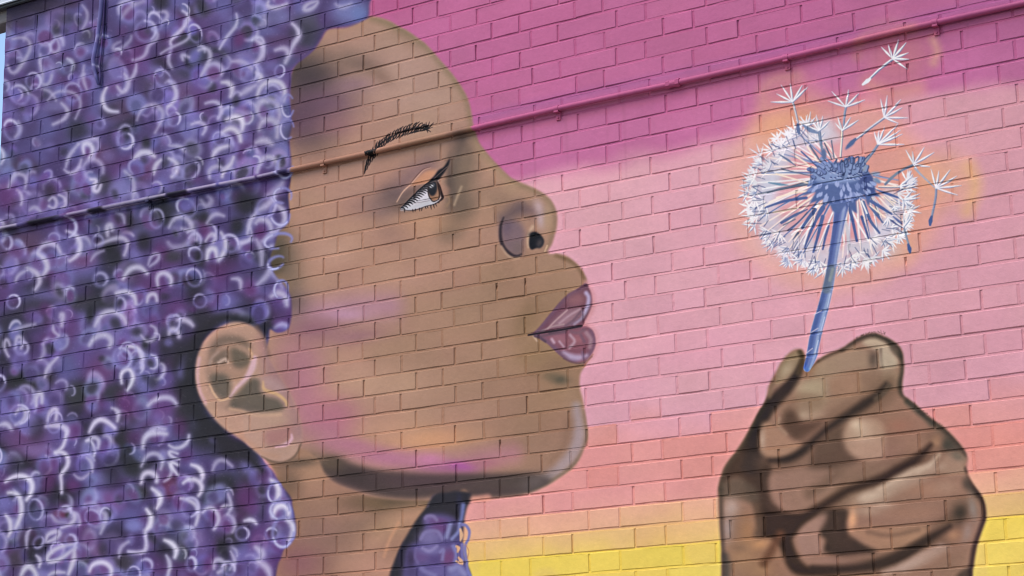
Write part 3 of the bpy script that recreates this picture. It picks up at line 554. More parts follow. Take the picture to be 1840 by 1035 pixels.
for pts, w, cc, o in [([(500, 420), (520, 400), (580, 400), (620, 440)], 6, (132, 122, 170), .8), ([(450, 640), (500, 570), (620, 560), (680, 640)], 6, (126, 120, 168), .8), ([(760, 490), (740, 560), (720, 620)], 8, (136, 140, 186), .9), ([(860, 470), (850, 560), (780, 640)], 6, (130, 136, 186), .9),
                      ([(470, 740), (540, 770), (620, 720)], 6, (136, 130, 178), .8), ([(660, 780), (690, 760), (680, 860)], 6, (128, 126, 176), .7), ([(800, 720), (830, 800), (820, 880)], 8, (128, 130, 184), .8), ([(400, 740), (390, 830), (420, 900)], 5, (106, 96, 146), .7), ([(770, 960), (850, 940), (920, 1020)], 10, (140, 140, 190), .8),
                      ([(460, 960), (520, 1000), (600, 1030)], 8, (124, 120, 172), .7), ([(900, 280), (890, 380), (880, 440)], 8, (112, 120, 172), .9), ([(600, 150), (540, 220), (520, 290)], 5, (110, 98, 140), .5)]:
    stroke(lz(pts), w, cc, soft=w * .5, op=o, clip=lock)
stroke(lz([(890, 490), (930, 500), (965, 560), (955, 640), (930, 690), (920, 760), (935, 860), (945, 960), (975, 1035)]), [6, 5, 5, 4, 5, 5, 5, 5, 6], (124, 124, 180), soft=2, op=.95)
stroke(lz([(890, 700), (890, 800), (900, 860)]), 6, (120, 118, 176), soft=2, op=.9)
stroke(lz([(925, 700), (960, 770), (945, 850)]), 1.6, (180, 130, 110), soft=.8, op=.8)
for pts in ([(830, 720), (850, 740), (840, 780)], [(850, 840), (880, 880), (890, 910)], [(870, 540), (880, 600), (870, 660)], [(830, 880), (870, 905)]):
    stroke(lz(pts), [4, 7, 3], (226, 184, 146), soft=1.5, op=.9)
fill(lz([(985, 195), (1080, 180), (1183, 170), (1183, 235), (985, 245)]), (226, 164, 140), 3, .7)

# ---------- eye and brow
def yz(pts): return zz(640, 210, 5.75, pts)
fill(yz([(560, 710), (640, 620), (720, 560), (790, 550), (840, 560), (780, 630), (720, 690), (640, 700)]), (190, 143, 108), 3, .85, face)
fill(yz([(440, 900), (520, 770), (620, 720), (720, 690), (640, 770), (560, 850), (480, 920)]), (112, 92, 82), 3, .7, face)
stroke(yz([(420, 880), (480, 780), (560, 700), (640, 610), (700, 550), (770, 525)]), [1.5, 2.2, 2.2, 2, 1.6, 1], (198, 162, 138), soft=1.2, op=.9)
stroke(yz([(560, 690), (630, 605), (695, 543), (765, 520)]), [1.2, 1.8, 1.6, 1], (112, 84, 74), soft=1, op=.85)
fill(yz([(830, 660), (890, 700), (960, 730), (950, 800), (890, 830), (870, 760)]), (166, 128, 108), 3, .6, face)
EYE = yz([(455, 955), (560, 850), (640, 770), (740, 690), (800, 655), (835, 650), (860, 720), (872, 800), (855, 865), (800, 905), (680, 940), (560, 965), (500, 966)])
eye = full_mask(EYE, .8)
lay(eye, (206, 204, 214))
fill(yz([(470, 955), (600, 905), (760, 868), (800, 890), (680, 935), (560, 960)]), (192, 190, 198), 1.2, .9, eye)
stroke(yz([(590, 893), (680, 880), (760, 864)]), 1.2, (128, 122, 128), soft=.8, op=.9)
fill(yz([(745, 730), (775, 680), (825, 660), (855, 720), (866, 800), (850, 850), (800, 875), (765, 845), (745, 790)]), (150, 113, 92), .9, 1, eye)
fill(yz([(742, 735), (775, 680), (820, 668), (836, 710), (832, 770), (805, 812), (775, 815), (750, 785)]), (30, 30, 38), 1.2, 1, eye)
stroke(yz([(835, 665), (850, 730), (862, 800), (850, 850)]), [2, 2.5, 2.5, 2], (60, 42, 38), soft=1)
stroke(yz([(745, 730), (745, 790), (765, 845), (800, 876), (850, 855)]), [2, 2, 1.8, 1.8, 1.2], (42, 34, 36), soft=.8)
fill(yz([(755, 715), (775, 695), (800, 695), (805, 712), (775, 735), (757, 735)]), (206, 210, 216), .8)
stroke(yz([(790, 838), (825, 832), (846, 815)]), 4, (164, 126, 102), soft=2, op=.7)
stroke(yz([(830, 655), (862, 720), (880, 790), (890, 840), (850, 880)]), [2, 2.5, 4, 4.5, 1.5], (62, 42, 36), soft=1.2)
stroke(yz([(455, 955), (560, 970), (640, 955), (720, 925), (800, 905), (860, 875)]), [1, 1.2, 1.2, 1.4, 1.6, 2], (70, 52, 48), soft=.8)
for x, y, dx, dy in [(500, 965, 2, 22), (585, 960, 4, 26), (612, 955, -4, 24), (655, 945, 2, 30), (680, 942, -6, 30), (715, 930, 8, 20), (735, 925, 8, 18), (770, 915, 8, 42), (800, 905, 8, 40), (820, 895, 12, 30), (845, 880, 14, 12)]:
    stroke(yz([(x, y), (x + dx * .3, y + dy * .5), (x + dx, y + dy)]), [1.8, 1.4, .6], (52, 40, 38), soft=.7)
# lashes of the upper lid, hatch after hatch
stroke(yz([(460, 945), (560, 845), (640, 765), (740, 685), (790, 650)]), [1.2, 2, 2.4, 3, 4], (34, 28, 32), soft=.8)
for i, t in enumerate(np.linspace(0, 1, 15)):
    x = np.interp(t, [0, .35, .65, 1], [470, 560, 640, 745]); y = np.interp(t, [0, .35, .65, 1], [940, 850, 770, 690])
    L = 36 + 46 * np.sin(t * 2.6)
    stroke(yz([(x, y), (x + L * .55, y + 2), (x + L, y + 20)]), [2.4, 2.8, 1], (30, 26, 30), soft=.8)
WING = yz([(735, 700), (765, 655), (810, 610), (850, 555), (905, 520), (945, 465), (962, 432), (966, 450), (950, 505), (920, 560), (875, 620), (835, 655), (790, 668)])
fill(WING, (36, 29, 31), .8)
for i in range(12):
    t = i / 11
    x = 790 + 130 * t; y = 648 - 118 * t
    stroke(yz([(x, y - 4), (x + 18, y - 10), (x + 34, y - 26)]), [.6, 1.1, .5], (120, 98, 86), soft=.6, op=.8)
stroke(yz([(915, 455), (960, 447), (1020, 432)]), 1.0, (90, 66, 56), soft=.8, op=.5)
# brow: plaited hatching
bp = curve(yz([(80, 575), (110, 500), (150, 420), (190, 365), (240, 300), (320, 235), (420, 180), (520, 140), (620, 118), (700, 122)]), 10)
bt = np.linspace(0, 1, len(bp)); bw = np.interp(bt, [0, .15, .3, .42, .6, .85, 1], [3, 11, 17, 11, 15, 19, 11])
tg = np.gradient(bp, axis=0); tg /= np.linalg.norm(tg, axis=1)[:, None]; nm = np.stack([-tg[:, 1], tg[:, 0]], 1)
stroke(bp, bw * .6, (112, 84, 72), soft=3, op=.3)
nb = 31
for i in range(nb):
    t = (i + .5) / nb
    j = t * (len(bp) - 1); k = int(j)
    w = bw[k] / 2
    if t < .36 and i % 2: continue
    for row in (0, 1):
        o0, o1 = (w * rs.uniform(.8, 1.0), -w * rs.uniform(0, .2)) if row else (w * rs.uniform(0, .25), -w * rs.uniform(.85, 1.05))
        base = bp[k] + nm[k] * o0 - tg[k] * 3
        tip = bp[k] + nm[k] * o1 + tg[k] * rs.uniform(10, 16)
        m1 = base * .65 + tip * .35 + tg[k] * 2.2; m2 = base * .3 + tip * .7 - tg[k] * 1.2
        stroke([base, m1, m2, tip], [.7, 2.0, 1.9, .6], (30, 21, 22), soft=.6)
for e in [(680, 65), (722, 58), (758, 52), (800, 62), (792, 108), (772, 158), (740, 165), (705, 72), (780, 82), (735, 85)]:
    stroke(yz([(722 + (e[0] - 722) * .05, 132), ((722 + e[0]) / 2 + 4, (128 + e[1]) / 2), e]), [1.6, 1.4, .6], (38, 28, 30), soft=.7)
for pts in ([(120, 350), (160, 380), (150, 340)], [(130, 380), (185, 345), (215, 330)], [(160, 400), (200, 380), (220, 340)], [(115, 360), (140, 400), (190, 400)], [(195, 330), (170, 370), (150, 410)]):
    stroke(yz(pts), [1.2, 2, 1], (34, 25, 27), soft=.7)

# ---------- lips
def pz(pts): return zz(930, 490, 5.175, pts)
stroke(pz([(640, 100), (690, 200), (700, 300), (660, 400), (600, 500)]), 10, (196, 134, 140), soft=6, op=.5)
stroke(pz([(600, 490), (700, 530), (730, 640), (710, 740), (640, 830)]), 10, (196, 134, 140), soft=6, op=.5)
UP = pz([(105, 580), (150, 555), (200, 510), (290, 400), (390, 280), (470, 205), (550, 158), (630, 103), (662, 140), (686, 200), (692, 290), (660, 380), (612, 468), (590, 495), (430, 528), (250, 558)])
uplip = full_mask(UP, 1.2)
lay(uplip, (112, 72, 88))
stroke(pz([(170, 540), (290, 400), (400, 270), (530, 170), (640, 110)]), 9, (112, 84, 104), soft=6, op=.9, clip=uplip)
spray(*pz([(540, 250)])[0], 18, 12, (142, 98, 104), .85, -20, clip=uplip)
spray(*pz([(560, 260)])[0], 14, 8, (146, 98, 106), .6, clip=uplip)
fill(pz([(300, 500), (420, 370), (560, 330), (600, 380), (520, 470), (400, 510)]), (160, 130, 140), 5, .7, uplip)
for pts, w, cc, o in [([(280, 520), (360, 440), (460, 350)], 3, (186, 156, 160), .8), ([(390, 470), (480, 400), (580, 340)], 4, (176, 146, 158), .8), ([(440, 500), (520, 440), (590, 360)], 4, (110, 84, 100), .8), ([(500, 480), (590, 430), (640, 360)], 5, (112, 90, 112), .7),
                      ([(230, 540), (330, 500), (430, 480)], 3, (168, 142, 148), .8), ([(640, 190), (662, 230), (655, 300), (620, 370)], 7, (184, 170, 204), .9), ([(620, 380), (590, 430), (530, 480)], 5, (168, 152, 176), .7), ([(560, 155), (600, 135), (640, 120)], 4, (92, 58, 72), .9), ([(180, 560), (240, 540)], 5, (120, 98, 112), .8)]:
    stroke(pz(pts), w, cc, soft=w * .5, op=o, clip=uplip)
LOW = pz([(150, 580), (200, 560), (330, 550), (460, 530), (590, 500), (650, 502), (700, 545), (722, 620), (715, 700), (670, 780), (600, 830), (520, 830), (440, 800), (370, 745), (280, 660), (180, 600)])
low = full_mask(LOW, 1.2)
lay(low, (128, 82, 98))
stroke(pz([(180, 595), (280, 655), (380, 745), (450, 800), (530, 826)]), 10, (112, 86, 106), soft=6, op=.9, clip=low)
stroke(pz([(690, 540), (714, 620), (705, 700), (650, 790)]), 9, (122, 88, 110), soft=5, op=.9, clip=low)
spray(*pz([(400, 620)])[0], 20, 9, (152, 104, 116), .8, 20, clip=low)
spray(*pz([(560, 620)])[0], 14, 12, (152, 98, 108), .9, clip=low)
stroke(pz([(430, 740), (500, 780), (570, 790), (640, 770)]), [5, 11, 11, 5], (182, 166, 196), soft=5, op=.85, clip=low)
for pts, w, cc, o in [([(320, 620), (340, 650)], 5, (184, 154, 170), .9), ([(390, 640), (430, 690)], 4, (180, 150, 166), .8), ([(490, 580), (530, 640), (480, 700)], 5, (182, 150, 164), .8), ([(590, 580), (620, 640)], 5, (112, 82, 100), .8), ([(640, 560), (680, 620), (670, 690)], 7, (168, 138, 150), .7), ([(500, 550), (560, 560), (620, 530)], 5, (116, 86, 100), .7), ([(220, 590), (330, 570), (440, 550)], 5, (100, 76, 90), .8), ([(600, 740), (610, 800)], 4, (124, 96, 122), .7)]:
    stroke(pz(pts), w, cc, soft=w * .5, op=o, clip=low)
stroke(pz([(100, 580), (250, 555), (430, 527), (595, 495)]), [3, 3.5, 3, 2.5], (40, 30, 38), soft=1.2)
stroke(pz([(300, 558), (420, 530), (580, 500)]), 5, (62, 48, 60), soft=3, op=.6)
stroke(pz([(150, 595), (180, 635)]), 3, (190, 164, 140), soft=2, op=.8)
stroke(pz([(160, 590), (210, 605), (260, 640)]), 4, (84, 66, 78), soft=2, op=.8)
stroke(pz([(430, 800), (520, 838), (610, 838), (690, 780)]), 2.5, (104, 78, 84), soft=2, op=.7)
stroke(pz([(700, 760), (640, 840), (610, 880)]), 2, (150, 104, 84), soft=1.5, op=.7)

# ---------- hand
HAND = [(1444, 631), (1431.5, 627), (1420.7, 632), (1410, 642), (1402, 652.7), (1396, 665), (1388, 679), (1380.5, 694), (1376, 719), (1366.6, 736), (1361, 746), (1351, 764.6), (1338, 788), (1322, 812), (1309, 828), (1300, 843), (1294, 862), (1290, 885), (1291.5, 928), (1294, 966), (1296, 990), (1296, 1035), (1298, 1190),
        (1748, 1190), (1747, 1040), (1749, 1019), (1752.6, 994.6), (1757, 975), (1765, 952), (1771.6, 934), (1772.4, 920), (1769.4, 903), (1761.8, 888), (1748, 869), (1739, 852.6), (1736, 840), (1738, 825), (1733, 810), (1725, 798), (1711.5, 782.6), (1694.8, 767), (1675, 753.7), (1655, 737), (1647, 728.4), (1633, 717.6), (1622.5, 708),
        (1621.4, 688), (1624, 666), (1623.7, 646.5), (1620.6, 629.5), (1611, 617), (1596, 608), (1580, 600), (1566, 598.6), (1553, 602), (1543, 606), (1527, 615.6), (1512, 626), (1485.6, 636), (1470, 647), (1454.7, 661), (1449, 655)]
hand = full_mask(HAND, 2.0)
lay(hand, (136, 108, 93))
HD = dict(clip=hand)
def hs(pts, w, col, soft=None, op=1.0):
    stroke(pts, w, col, soft=(np.max(w) * .45 if soft is None else soft), op=op, clip=hand)
def hf(pts, col, soft=4, op=1.0):
    fill(pts, col, soft, op, hand)
D1, D2, D3 = (54, 41, 34), (72, 54, 43), (104, 82, 69)
# big tonal masses
spray(1520, 700, 80, 40, (142, 118, 100), .8, -28, **HD)
spray(1640, 770, 70, 40, (144, 113, 97), .7, 30, **HD)
spray(1430, 850, 70, 40, (136, 108, 94), .7, -25, **HD)
spray(1370, 1000, 50, 60, (136, 104, 82), .8, **HD)
# left hollow
hf([(1444, 640), (1440, 662), (1428, 690), (1405, 722), (1386, 738), (1370, 766), (1360, 800), (1372, 826), (1382, 850), (1372, 870), (1372, 910), (1350, 900), (1330, 860), (1302, 868), (1292, 880), (1300, 845), (1322, 812), (1340, 786), (1362, 746), (1378, 715), (1400, 712), (1420, 680), (1432, 655)], D2, 6, .95)
hs([(1370, 742), (1356, 775), (1352, 812), (1362, 838)], 26, D1, soft=12, op=.9)
hf([(1352, 812), (1374, 822), (1386, 838), (1376, 852), (1340, 852), (1332, 834)], (64, 50, 44), 5, .9)
hs([(1436, 650), (1424, 684), (1400, 712), (1380, 732), (1368, 748)], [12, 20, 24, 24, 22], D1, soft=8, op=.9)
hf([(1422, 634), (1438, 632), (1440, 646), (1426, 668), (1402, 690), (1390, 690), (1398, 668), (1410, 646)], (134, 116, 94), 4, .9)
spray(1413, 664, 10, 16, (160, 144, 122), .8, 35, **HD)
hs([(1438, 632), (1442, 645), (1434, 670)], 9, (84, 68, 52), soft=5, op=.9)
hs([(1388, 690), (1382, 712)], 8, (120, 98, 82), soft=5, op=.7)
# index finger
hf([(1470, 652), (1510, 632), (1545, 622), (1572, 640), (1562, 662), (1520, 668), (1478, 680), (1460, 672)], (150, 130, 110), 6, .8)
spray(1458, 697, 22, 12, (166, 150, 128), .85, -20, **HD)
spray(1500, 676, 30, 10, (156, 134, 114), .6, -10, **HD)
hf([(1492, 682), (1545, 668), (1548, 704), (1500, 712)], (152, 122, 100), 5, .6)
spray(1560, 684, 16, 12, (132, 106, 90), .8, **HD)
spray(1570, 646, 10, 16, (92, 77, 66), .9, 0, **HD)
hf([(1548, 614), (1570, 604), (1592, 612), (1604, 630), (1588, 634), (1560, 624)], (168, 156, 136), 4, .85)
hf([(1582, 630), (1606, 634), (1614, 656), (1600, 662), (1584, 660)], (172, 160, 140), 4, .9)
hs([(1583, 628), (1584, 645), (1586, 660)], 4, (106, 92, 80), soft=3, op=.7)
hf([(1588, 668), (1612, 666), (1612, 696), (1590, 694)], (158, 136, 116), 4, .75)
hs([(1596, 608), (1606, 628), (1618, 640)], 10, (92, 82, 70), soft=5, op=.8)
hf([(1436, 690), (1482, 684), (1486, 712), (1474, 738), (1452, 752), (1438, 744), (1434, 716)], (158, 141, 120), 7, .85)
spray(1444, 742, 12, 12, (172, 157, 137), .9, **HD)
spray(1462, 748, 26, 9, (152, 130, 112), .8, -10, **HD)
hf([(1400, 730), (1430, 705), (1480, 715), (1470, 735), (1430, 748), (1412, 752)], (128, 104, 86), 5, .6)
hf([(1409, 744), (1406, 764), (1425, 788), (1434, 791), (1456, 780), (1483, 758), (1456, 758), (1438, 757), (1430, 742), (1418, 735)], (84, 64, 51), 6, .9)
for pts_, w_ in (([(1598, 690), (1560, 724), (1505, 758), (1458, 796), (1415, 826), (1380, 832)], 34), ([(1676, 800), (1640, 832), (1584, 862), (1523, 884), (1470, 914), (1410, 934)], 40), ([(1706, 948), (1645, 986), (1577, 1016), (1500, 1026)], 40)):
    hs(pts_, w_, (100, 78, 64), soft=19, op=.75)
hf([(1470, 790), (1514, 762), (1516, 790), (1525, 806), (1546, 824), (1530, 836), (1500, 850), (1480, 866), (1452, 852), (1462, 815)], (84, 66, 54), 7, .8)
# crease under the index finger
hs([(1592, 690), (1576, 710), (1554, 726), (1530, 742), (1505, 758), (1480, 776), (1458, 796), (1440, 812), (1415, 824), (1385, 826)], [5, 12, 17, 15, 12, 10, 11, 14, 15, 10], D1, soft=8, op=.85)
hs([(1598, 694), (1588, 706), (1574, 716)], 9, (92, 76, 64), soft=5, op=.8)
hf([(1366, 790), (1372, 760), (1392, 765), (1420, 790), (1440, 797), (1418, 815), (1390, 822), (1372, 815)], (154, 124, 104), 4, .85)
spray(1370, 790, 6, 20, (160, 140, 124), .8, **HD)
hs([(1400, 752), (1398, 764), (1412, 780)], 6, (152, 128, 108), soft=4, op=.6)
# second finger
hf([(1514, 787), (1520, 770), (1534, 757), (1560, 752), (1588, 764), (1590, 800), (1586, 822), (1560, 828), (1534, 819), (1520, 802)], (160, 135, 117), 5, .9)
spray(1548, 776, 24, 20, (178, 158, 140), .8, 30, **HD)
spray(1540, 764, 12, 9, (186, 168, 150), .8, 20, **HD)
spray(1550, 806, 24, 14, (164, 138, 120), .7, **HD)
spray(1490, 800, 24, 16, (98, 79, 66), .8, -30, **HD)
spray(1615, 765, 24, 14, (146, 108, 92), .8, **HD)
spray(1650, 800, 30, 20, (146, 116, 98), .7, **HD)
hf([(1664, 752), (1690, 768), (1718, 796), (1730, 812), (1716, 814), (1698, 800), (1696, 782), (1676, 768)], (78, 70, 60), 6, .9)
spray(1702, 800, 12, 12, (74, 68, 58), .8, 40, **HD)
hs([(1630, 722), (1650, 740), (1675, 760)], 9, (86, 76, 66), soft=6, op=.9)
spray(1682, 794, 10, 12, (150, 120, 96), .7, **HD)
# long crease between second and third finger
hs([(1672, 800), (1660, 813), (1640, 830), (1614, 846), (1584, 860), (1553, 871), (1523, 882), (1500, 896), (1470, 914), (1445, 928), (1410, 932)], [6, 12, 17, 20, 19, 16, 13, 14, 15, 16, 12], (62, 44, 35), soft=8, op=.9)
hs([(1672, 836), (1640, 848), (1610, 864), (1580, 880)], [6, 16, 16, 8], (178, 158, 142), soft=8, op=.8)
hs([(1686, 818), (1672, 836), (1650, 848)], [8, 12, 8], (174, 154, 138), soft=7, op=.8)
hf([(1695, 820), (1730, 818), (1732, 838), (1738, 852), (1696, 852)], (152, 128, 112), 5, .7)
hs([(1736, 812), (1742, 830), (1738, 845)], 8, (104, 88, 78), soft=4, op=.8)
spray(1720, 820, 14, 8, (104, 96, 84), .7, 20, **HD)
# third finger
hf([(1376, 860), (1400, 850), (1470, 842), (1510, 850), (1500, 876), (1470, 900), (1440, 918), (1412, 920), (1388, 906), (1376, 886)], (144, 116, 102), 5, .8)
hs([(1506, 850), (1480, 872), (1455, 886)], 20, (108, 86, 72), soft=12, op=.7)
hf([(1506, 842), (1560, 830), (1600, 836), (1570, 856), (1520, 866)], (128, 104, 88), 6, .6)
spray(1565, 892, 32, 12, (178, 160, 146), .85, -14, **HD)
spray(1585, 908, 20, 8, (170, 150, 136), .7, **HD)
spray(1660, 880, 40, 14, (150, 118, 100), .8, **HD)
spray(1700, 875, 24, 14, (150, 124, 108), .7, **HD)
hf([(1736, 856), (1750, 872), (1764, 890), (1758, 896), (1742, 884), (1730, 872)], (80, 68, 60), 5, .9)
spray(1640, 922, 60, 14, (144, 113, 96), .8, -4, **HD)
# pockets of dark between the fingers
hf([(1361, 900), (1385, 912), (1408, 922), (1448, 926), (1468, 918), (1482, 914), (1462, 930), (1445, 944), (1432, 960), (1424, 968), (1430, 990), (1444, 1012), (1464, 1020), (1500, 1022), (1500, 1034), (1440, 1035), (1416, 1020), (1402, 985), (1386, 968), (1374, 968), (1364, 960)], (62, 46, 35), 4, 1)
hf([(1380, 830), (1380, 870), (1388, 902), (1408, 922), (1376, 915), (1358, 898), (1352, 866)], (72, 55, 44), 5, .92)
hf([(1476, 920), (1500, 914), (1526, 918), (1522, 940), (1526, 958), (1548, 975), (1576, 990), (1540, 996), (1508, 998), (1480, 990), (1484, 970), (1470, 955)], (68, 53, 43), 4, .97)
hf([(1432, 965), (1444, 945), (1466, 930), (1486, 922), (1480, 945), (1470, 960), (1478, 990), (1450, 1000), (1440, 995)], (148, 120, 108), 5, .85)
# fourth finger
spray(1532, 934, 9, 22, (192, 150, 118), .9, 5, **HD)
spray(1560, 918, 26, 10, (160, 138, 122), .7, **HD)
hf([(1530, 950), (1560, 946), (1640, 948), (1672, 946), (1650, 972), (1610, 988), (1578, 988), (1545, 970)], (154, 122, 100), 6, .8)
hs([(1560, 956), (1600, 962), (1650, 952)], 8, (112, 88, 74), soft=5, op=.5)
spray(1725, 922, 16, 20, (66, 56, 46), .92, 30, **HD)
spray(1700, 940, 18, 9, (104, 84, 68), .7, -20, **HD)
spray(1748, 914, 8, 22, (134, 122, 116), .8, -10, **HD)
spray(1738, 956, 9, 18, (140, 122, 114), .8, 15, **HD)
spray(1714, 962, 14, 11, (156, 122, 98), .85, -20, **HD)
hs([(1706, 946), (1676, 964), (1645, 984), (1615, 1001), (1577, 1014), (1538, 1021), (1500, 1024), (1462, 1022)], [6, 14, 20, 22, 19, 16, 16, 14], (62, 47, 38), soft=8, op=.9)
hs([(1690, 982), (1660, 1000), (1625, 1018), (1590, 1030)], [8, 18, 16, 10], (166, 144, 134), soft=9, op=.8)
spray(1680, 1000, 30, 14, (142, 112, 98), .7, -20, **HD)
spray(1490, 1008, 40, 7, (140, 112, 100), .6, 2, **HD)
spray(1540, 1045, 60, 12, (160, 126, 100), .8, **HD)
spray(1650, 1040, 60, 14, (146, 114, 100), .7, **HD)
hf([(1720, 1034), (1735, 1022), (1748, 1022), (1748, 1060), (1712, 1060)], (78, 62, 54), 4, .9)
# wrist side
hf([(1294, 870), (1330, 860), (1360, 880), (1362, 905), (1330, 898), (1298, 896)], (92, 78, 66), 5, .8)
spray(1314, 912, 15, 18, (164, 146, 138), .85, **HD)
spray(1308, 950, 11, 24, (148, 132, 128), .85, **HD)
spray(1344, 955, 16, 28, (152, 116, 88), .85, **HD)
spray(1366, 978, 18, 10, (172, 132, 98), .85, -10, **HD)
spray(1336, 1000, 24, 24, (150, 118, 94), .8, **HD)
spray(1370, 1025, 20, 14, (150, 118, 92), .7, **HD)
hs([(1402, 960), (1386, 990), (1372, 1012)], 14, (100, 70, 52), soft=8, op=.8)
hs([(1302, 1000), (1306, 1020), (1304, 1050)], 14, (84, 74, 68), soft=8, op=.8)
hs([(1360, 910), (1366, 940), (1362, 960)], 14, (96, 76, 62), soft=9, op=.8)
spray(1330, 985, 14, 8, (120, 94, 78), .5, **HD)
spray(1590, 648, 16, 18, (170, 158, 140), .6, **HD)
hs([(1690, 838), (1668, 850), (1630, 866), (1588, 884), (1556, 896)], [10, 16, 20, 22, 18], (172, 152, 137), soft=11, op=.55)
hs([(1700, 985), (1665, 1003), (1625, 1022)], [10, 18, 16], (166, 145, 134), soft=10, op=.5)
# dark outline
hs([(1512, 628), (1545, 608), (1570, 602), (1596, 612), (1614, 624), (1621, 645), (1622, 668), (1618, 690), (1621, 708), (1640, 724), (1660, 742)], [6, 10, 10, 9, 9, 7, 8, 9, 8, 7, 7], (66, 56, 48), soft=6, op=.8)
hs([(1470, 648), (1490, 638), (1515, 628)], 6, (92, 74, 62), soft=4, op=.8)
hs([(1454, 662), (1470, 648)], 5, (84, 66, 54), soft=3, op=.8)
hs([(1655, 738), (1690, 766), (1722, 798), (1736, 815)], 8, (68, 56, 48), soft=6, op=.75)
hs([(1736, 842), (1750, 872), (1766, 900), (1770, 925), (1764, 950), (1754, 982), (1750, 1010), (1746, 1050)], [4, 8, 10, 10, 11, 13, 15, 16], (66, 49, 43), soft=6, op=.85)
hs([(1296, 880), (1296, 930), (1298, 980), (1300, 1030), (1300, 1080)], 7, (82, 68, 58), soft=6, op=.7)
hs([(1376, 719), (1350, 766), (1322, 812), (1300, 845), (1292, 880)], 9, (80, 66, 54), soft=7, op=.6)
for i in range(60):     # stray bristle marks along the knuckles
    t = rs.rand()
    p = curve([(1512, 628), (1545, 606), (1570, 600), (1596, 610), (1640, 722), (1675, 752), (1722, 796)], 20)
    q = p[int(t * (len(p) - 1))]
    if 612 < q[1] < 720: continue
    stroke([q + rs.uniform(-3, 3, 2), q + rs.uniform(-5, 5, 2)], 1.0, (84, 66, 60), soft=.7, op=.5)

# ---------- dandelion: veil of down, rays, core, stem
ctr = np.array([1515., 325.])
bc = np.array([1490., 352.])
def on_ball(a, k=1.0):
    return bc + np.array([150 * np.cos(a), 134 * np.sin(a)]) * k
for a in np.linspace(.1, 2 * np.pi, 96):
    if -.15 < (a - 4.9) < 1.35: continue
    p = on_ball(a, rs.uniform(.7, .93))
    spray(p[0], p[1], rs.uniform(12, 22), rs.uniform(10, 17), (210, 208, 224), rs.uniform(.45, .8), np.degrees(a) + 90, hard=1.7)
spray(1380, 340, 34, 30, (196, 198, 222), .5); spray(1400, 430, 40, 30, (206, 202, 216), .5); spray(1450, 455, 40, 20, (210, 206, 218), .55); spray(1590, 450, 30, 16, (208, 206, 218), .6)
def tuft(p, ang, r, n=7, spread=2.6, col=(240, 240, 246), w=2.6, shade=True):
    p = np.asarray(p, float)
    for i in range(n):
        a = ang + spread * (i / (n - 1) - .5) + rs.uniform(-.12, .12)
        L = r * rs.uniform(.75, 1.12)
        e = p + L * np.array([np.cos(a), np.sin(a)])
        if shade:
            stroke([p + (.8, 1.2), (p + e) / 2 + (1, 1.4), e + (.4, .6)], [1.2, w * .9, .5], (128, 142, 184), soft=.7, op=.75)
        stroke([p, (p + e) / 2, e], [1.2, w, .5], col, soft=.7)
rays = []
for a in np.linspace(0, 2 * np.pi, 66, endpoint=False):
    a += rs.uniform(-.05, .05)
    if 4.55 < a < 5.95 or a < .12: continue
    rays.append(a)
for i, a in enumerate(rays):
    k = rs.uniform(.72, .97)
    e = on_ball(a, k)
    d0 = np.array([np.cos(a), np.sin(a)])
    s0 = ctr + d0 * np.array([48, 34]) * rs.uniform(.9, 1.25)
    mid = (s0 + e) / 2 + rs.uniform(-3, 3, 2)
    dark = i % 4 == 0
    if dark:
        stroke([s0, mid, e], [3.8, 2.6, 1.6], (98, 116, 168) if rs.rand() < .7 else (96, 106, 128), soft=.8)
        stroke([s0 + (2, 1), mid + (1.6, .8), e + (1, 0)], [1.2, 1.2, .8], (196, 204, 226), soft=.7, op=.8)
    else:
        stroke([s0, mid, e], [2.2, 3.0, 2.4], (246, 230, 226) if rs.rand() < .5 else (236, 234, 242), soft=.8, op=.92)
        if rs.rand() < .35:
            stroke([s0 + (1.4, 1.8), mid + (1.4, 1.8), e + (1, 1.4)], 1.2, (140, 146, 178), soft=.7, op=.8)
for i, a in enumerate(rays):
    for rep in range(2 if i % 3 else 1):
        k = rs.uniform(.76, .97) if rep else rs.uniform(.88, .99)
        aa = a + rs.uniform(-.06, .06)
        e = on_ball(aa, k)
        out = np.arctan2(np.sin(aa) * 134, np.cos(aa) * 150)
        tuft(e, out + rs.uniform(-.35, .35), rs.uniform(15, 29) * (1.0 if rep else .85), n=rs.randint(4, 8), spread=rs.uniform(1.5, 3.2), col=(242, 240, 246) if rs.rand() < .65 else (228, 226, 236), w=rs.uniform(2.4, 4.2), shade=rs.rand() < .45)
    for _ in range(2):                       # short blue-grey dashes inside the veil
        e = on_ball(a + rs.uniform(-.08, .08), rs.uniform(.78, .97)); th = a + rs.uniform(-.5, .5)
        dd = np.array([np.cos(th), np.sin(th)]) * rs.uniform(4, 9)
        stroke([e - dd * 1.2, e + dd * 1.2], [1.2, 4.2, 1.4], (84, 98, 140) if rs.rand() < .6 else (112, 120, 150), soft=.7, op=.9)
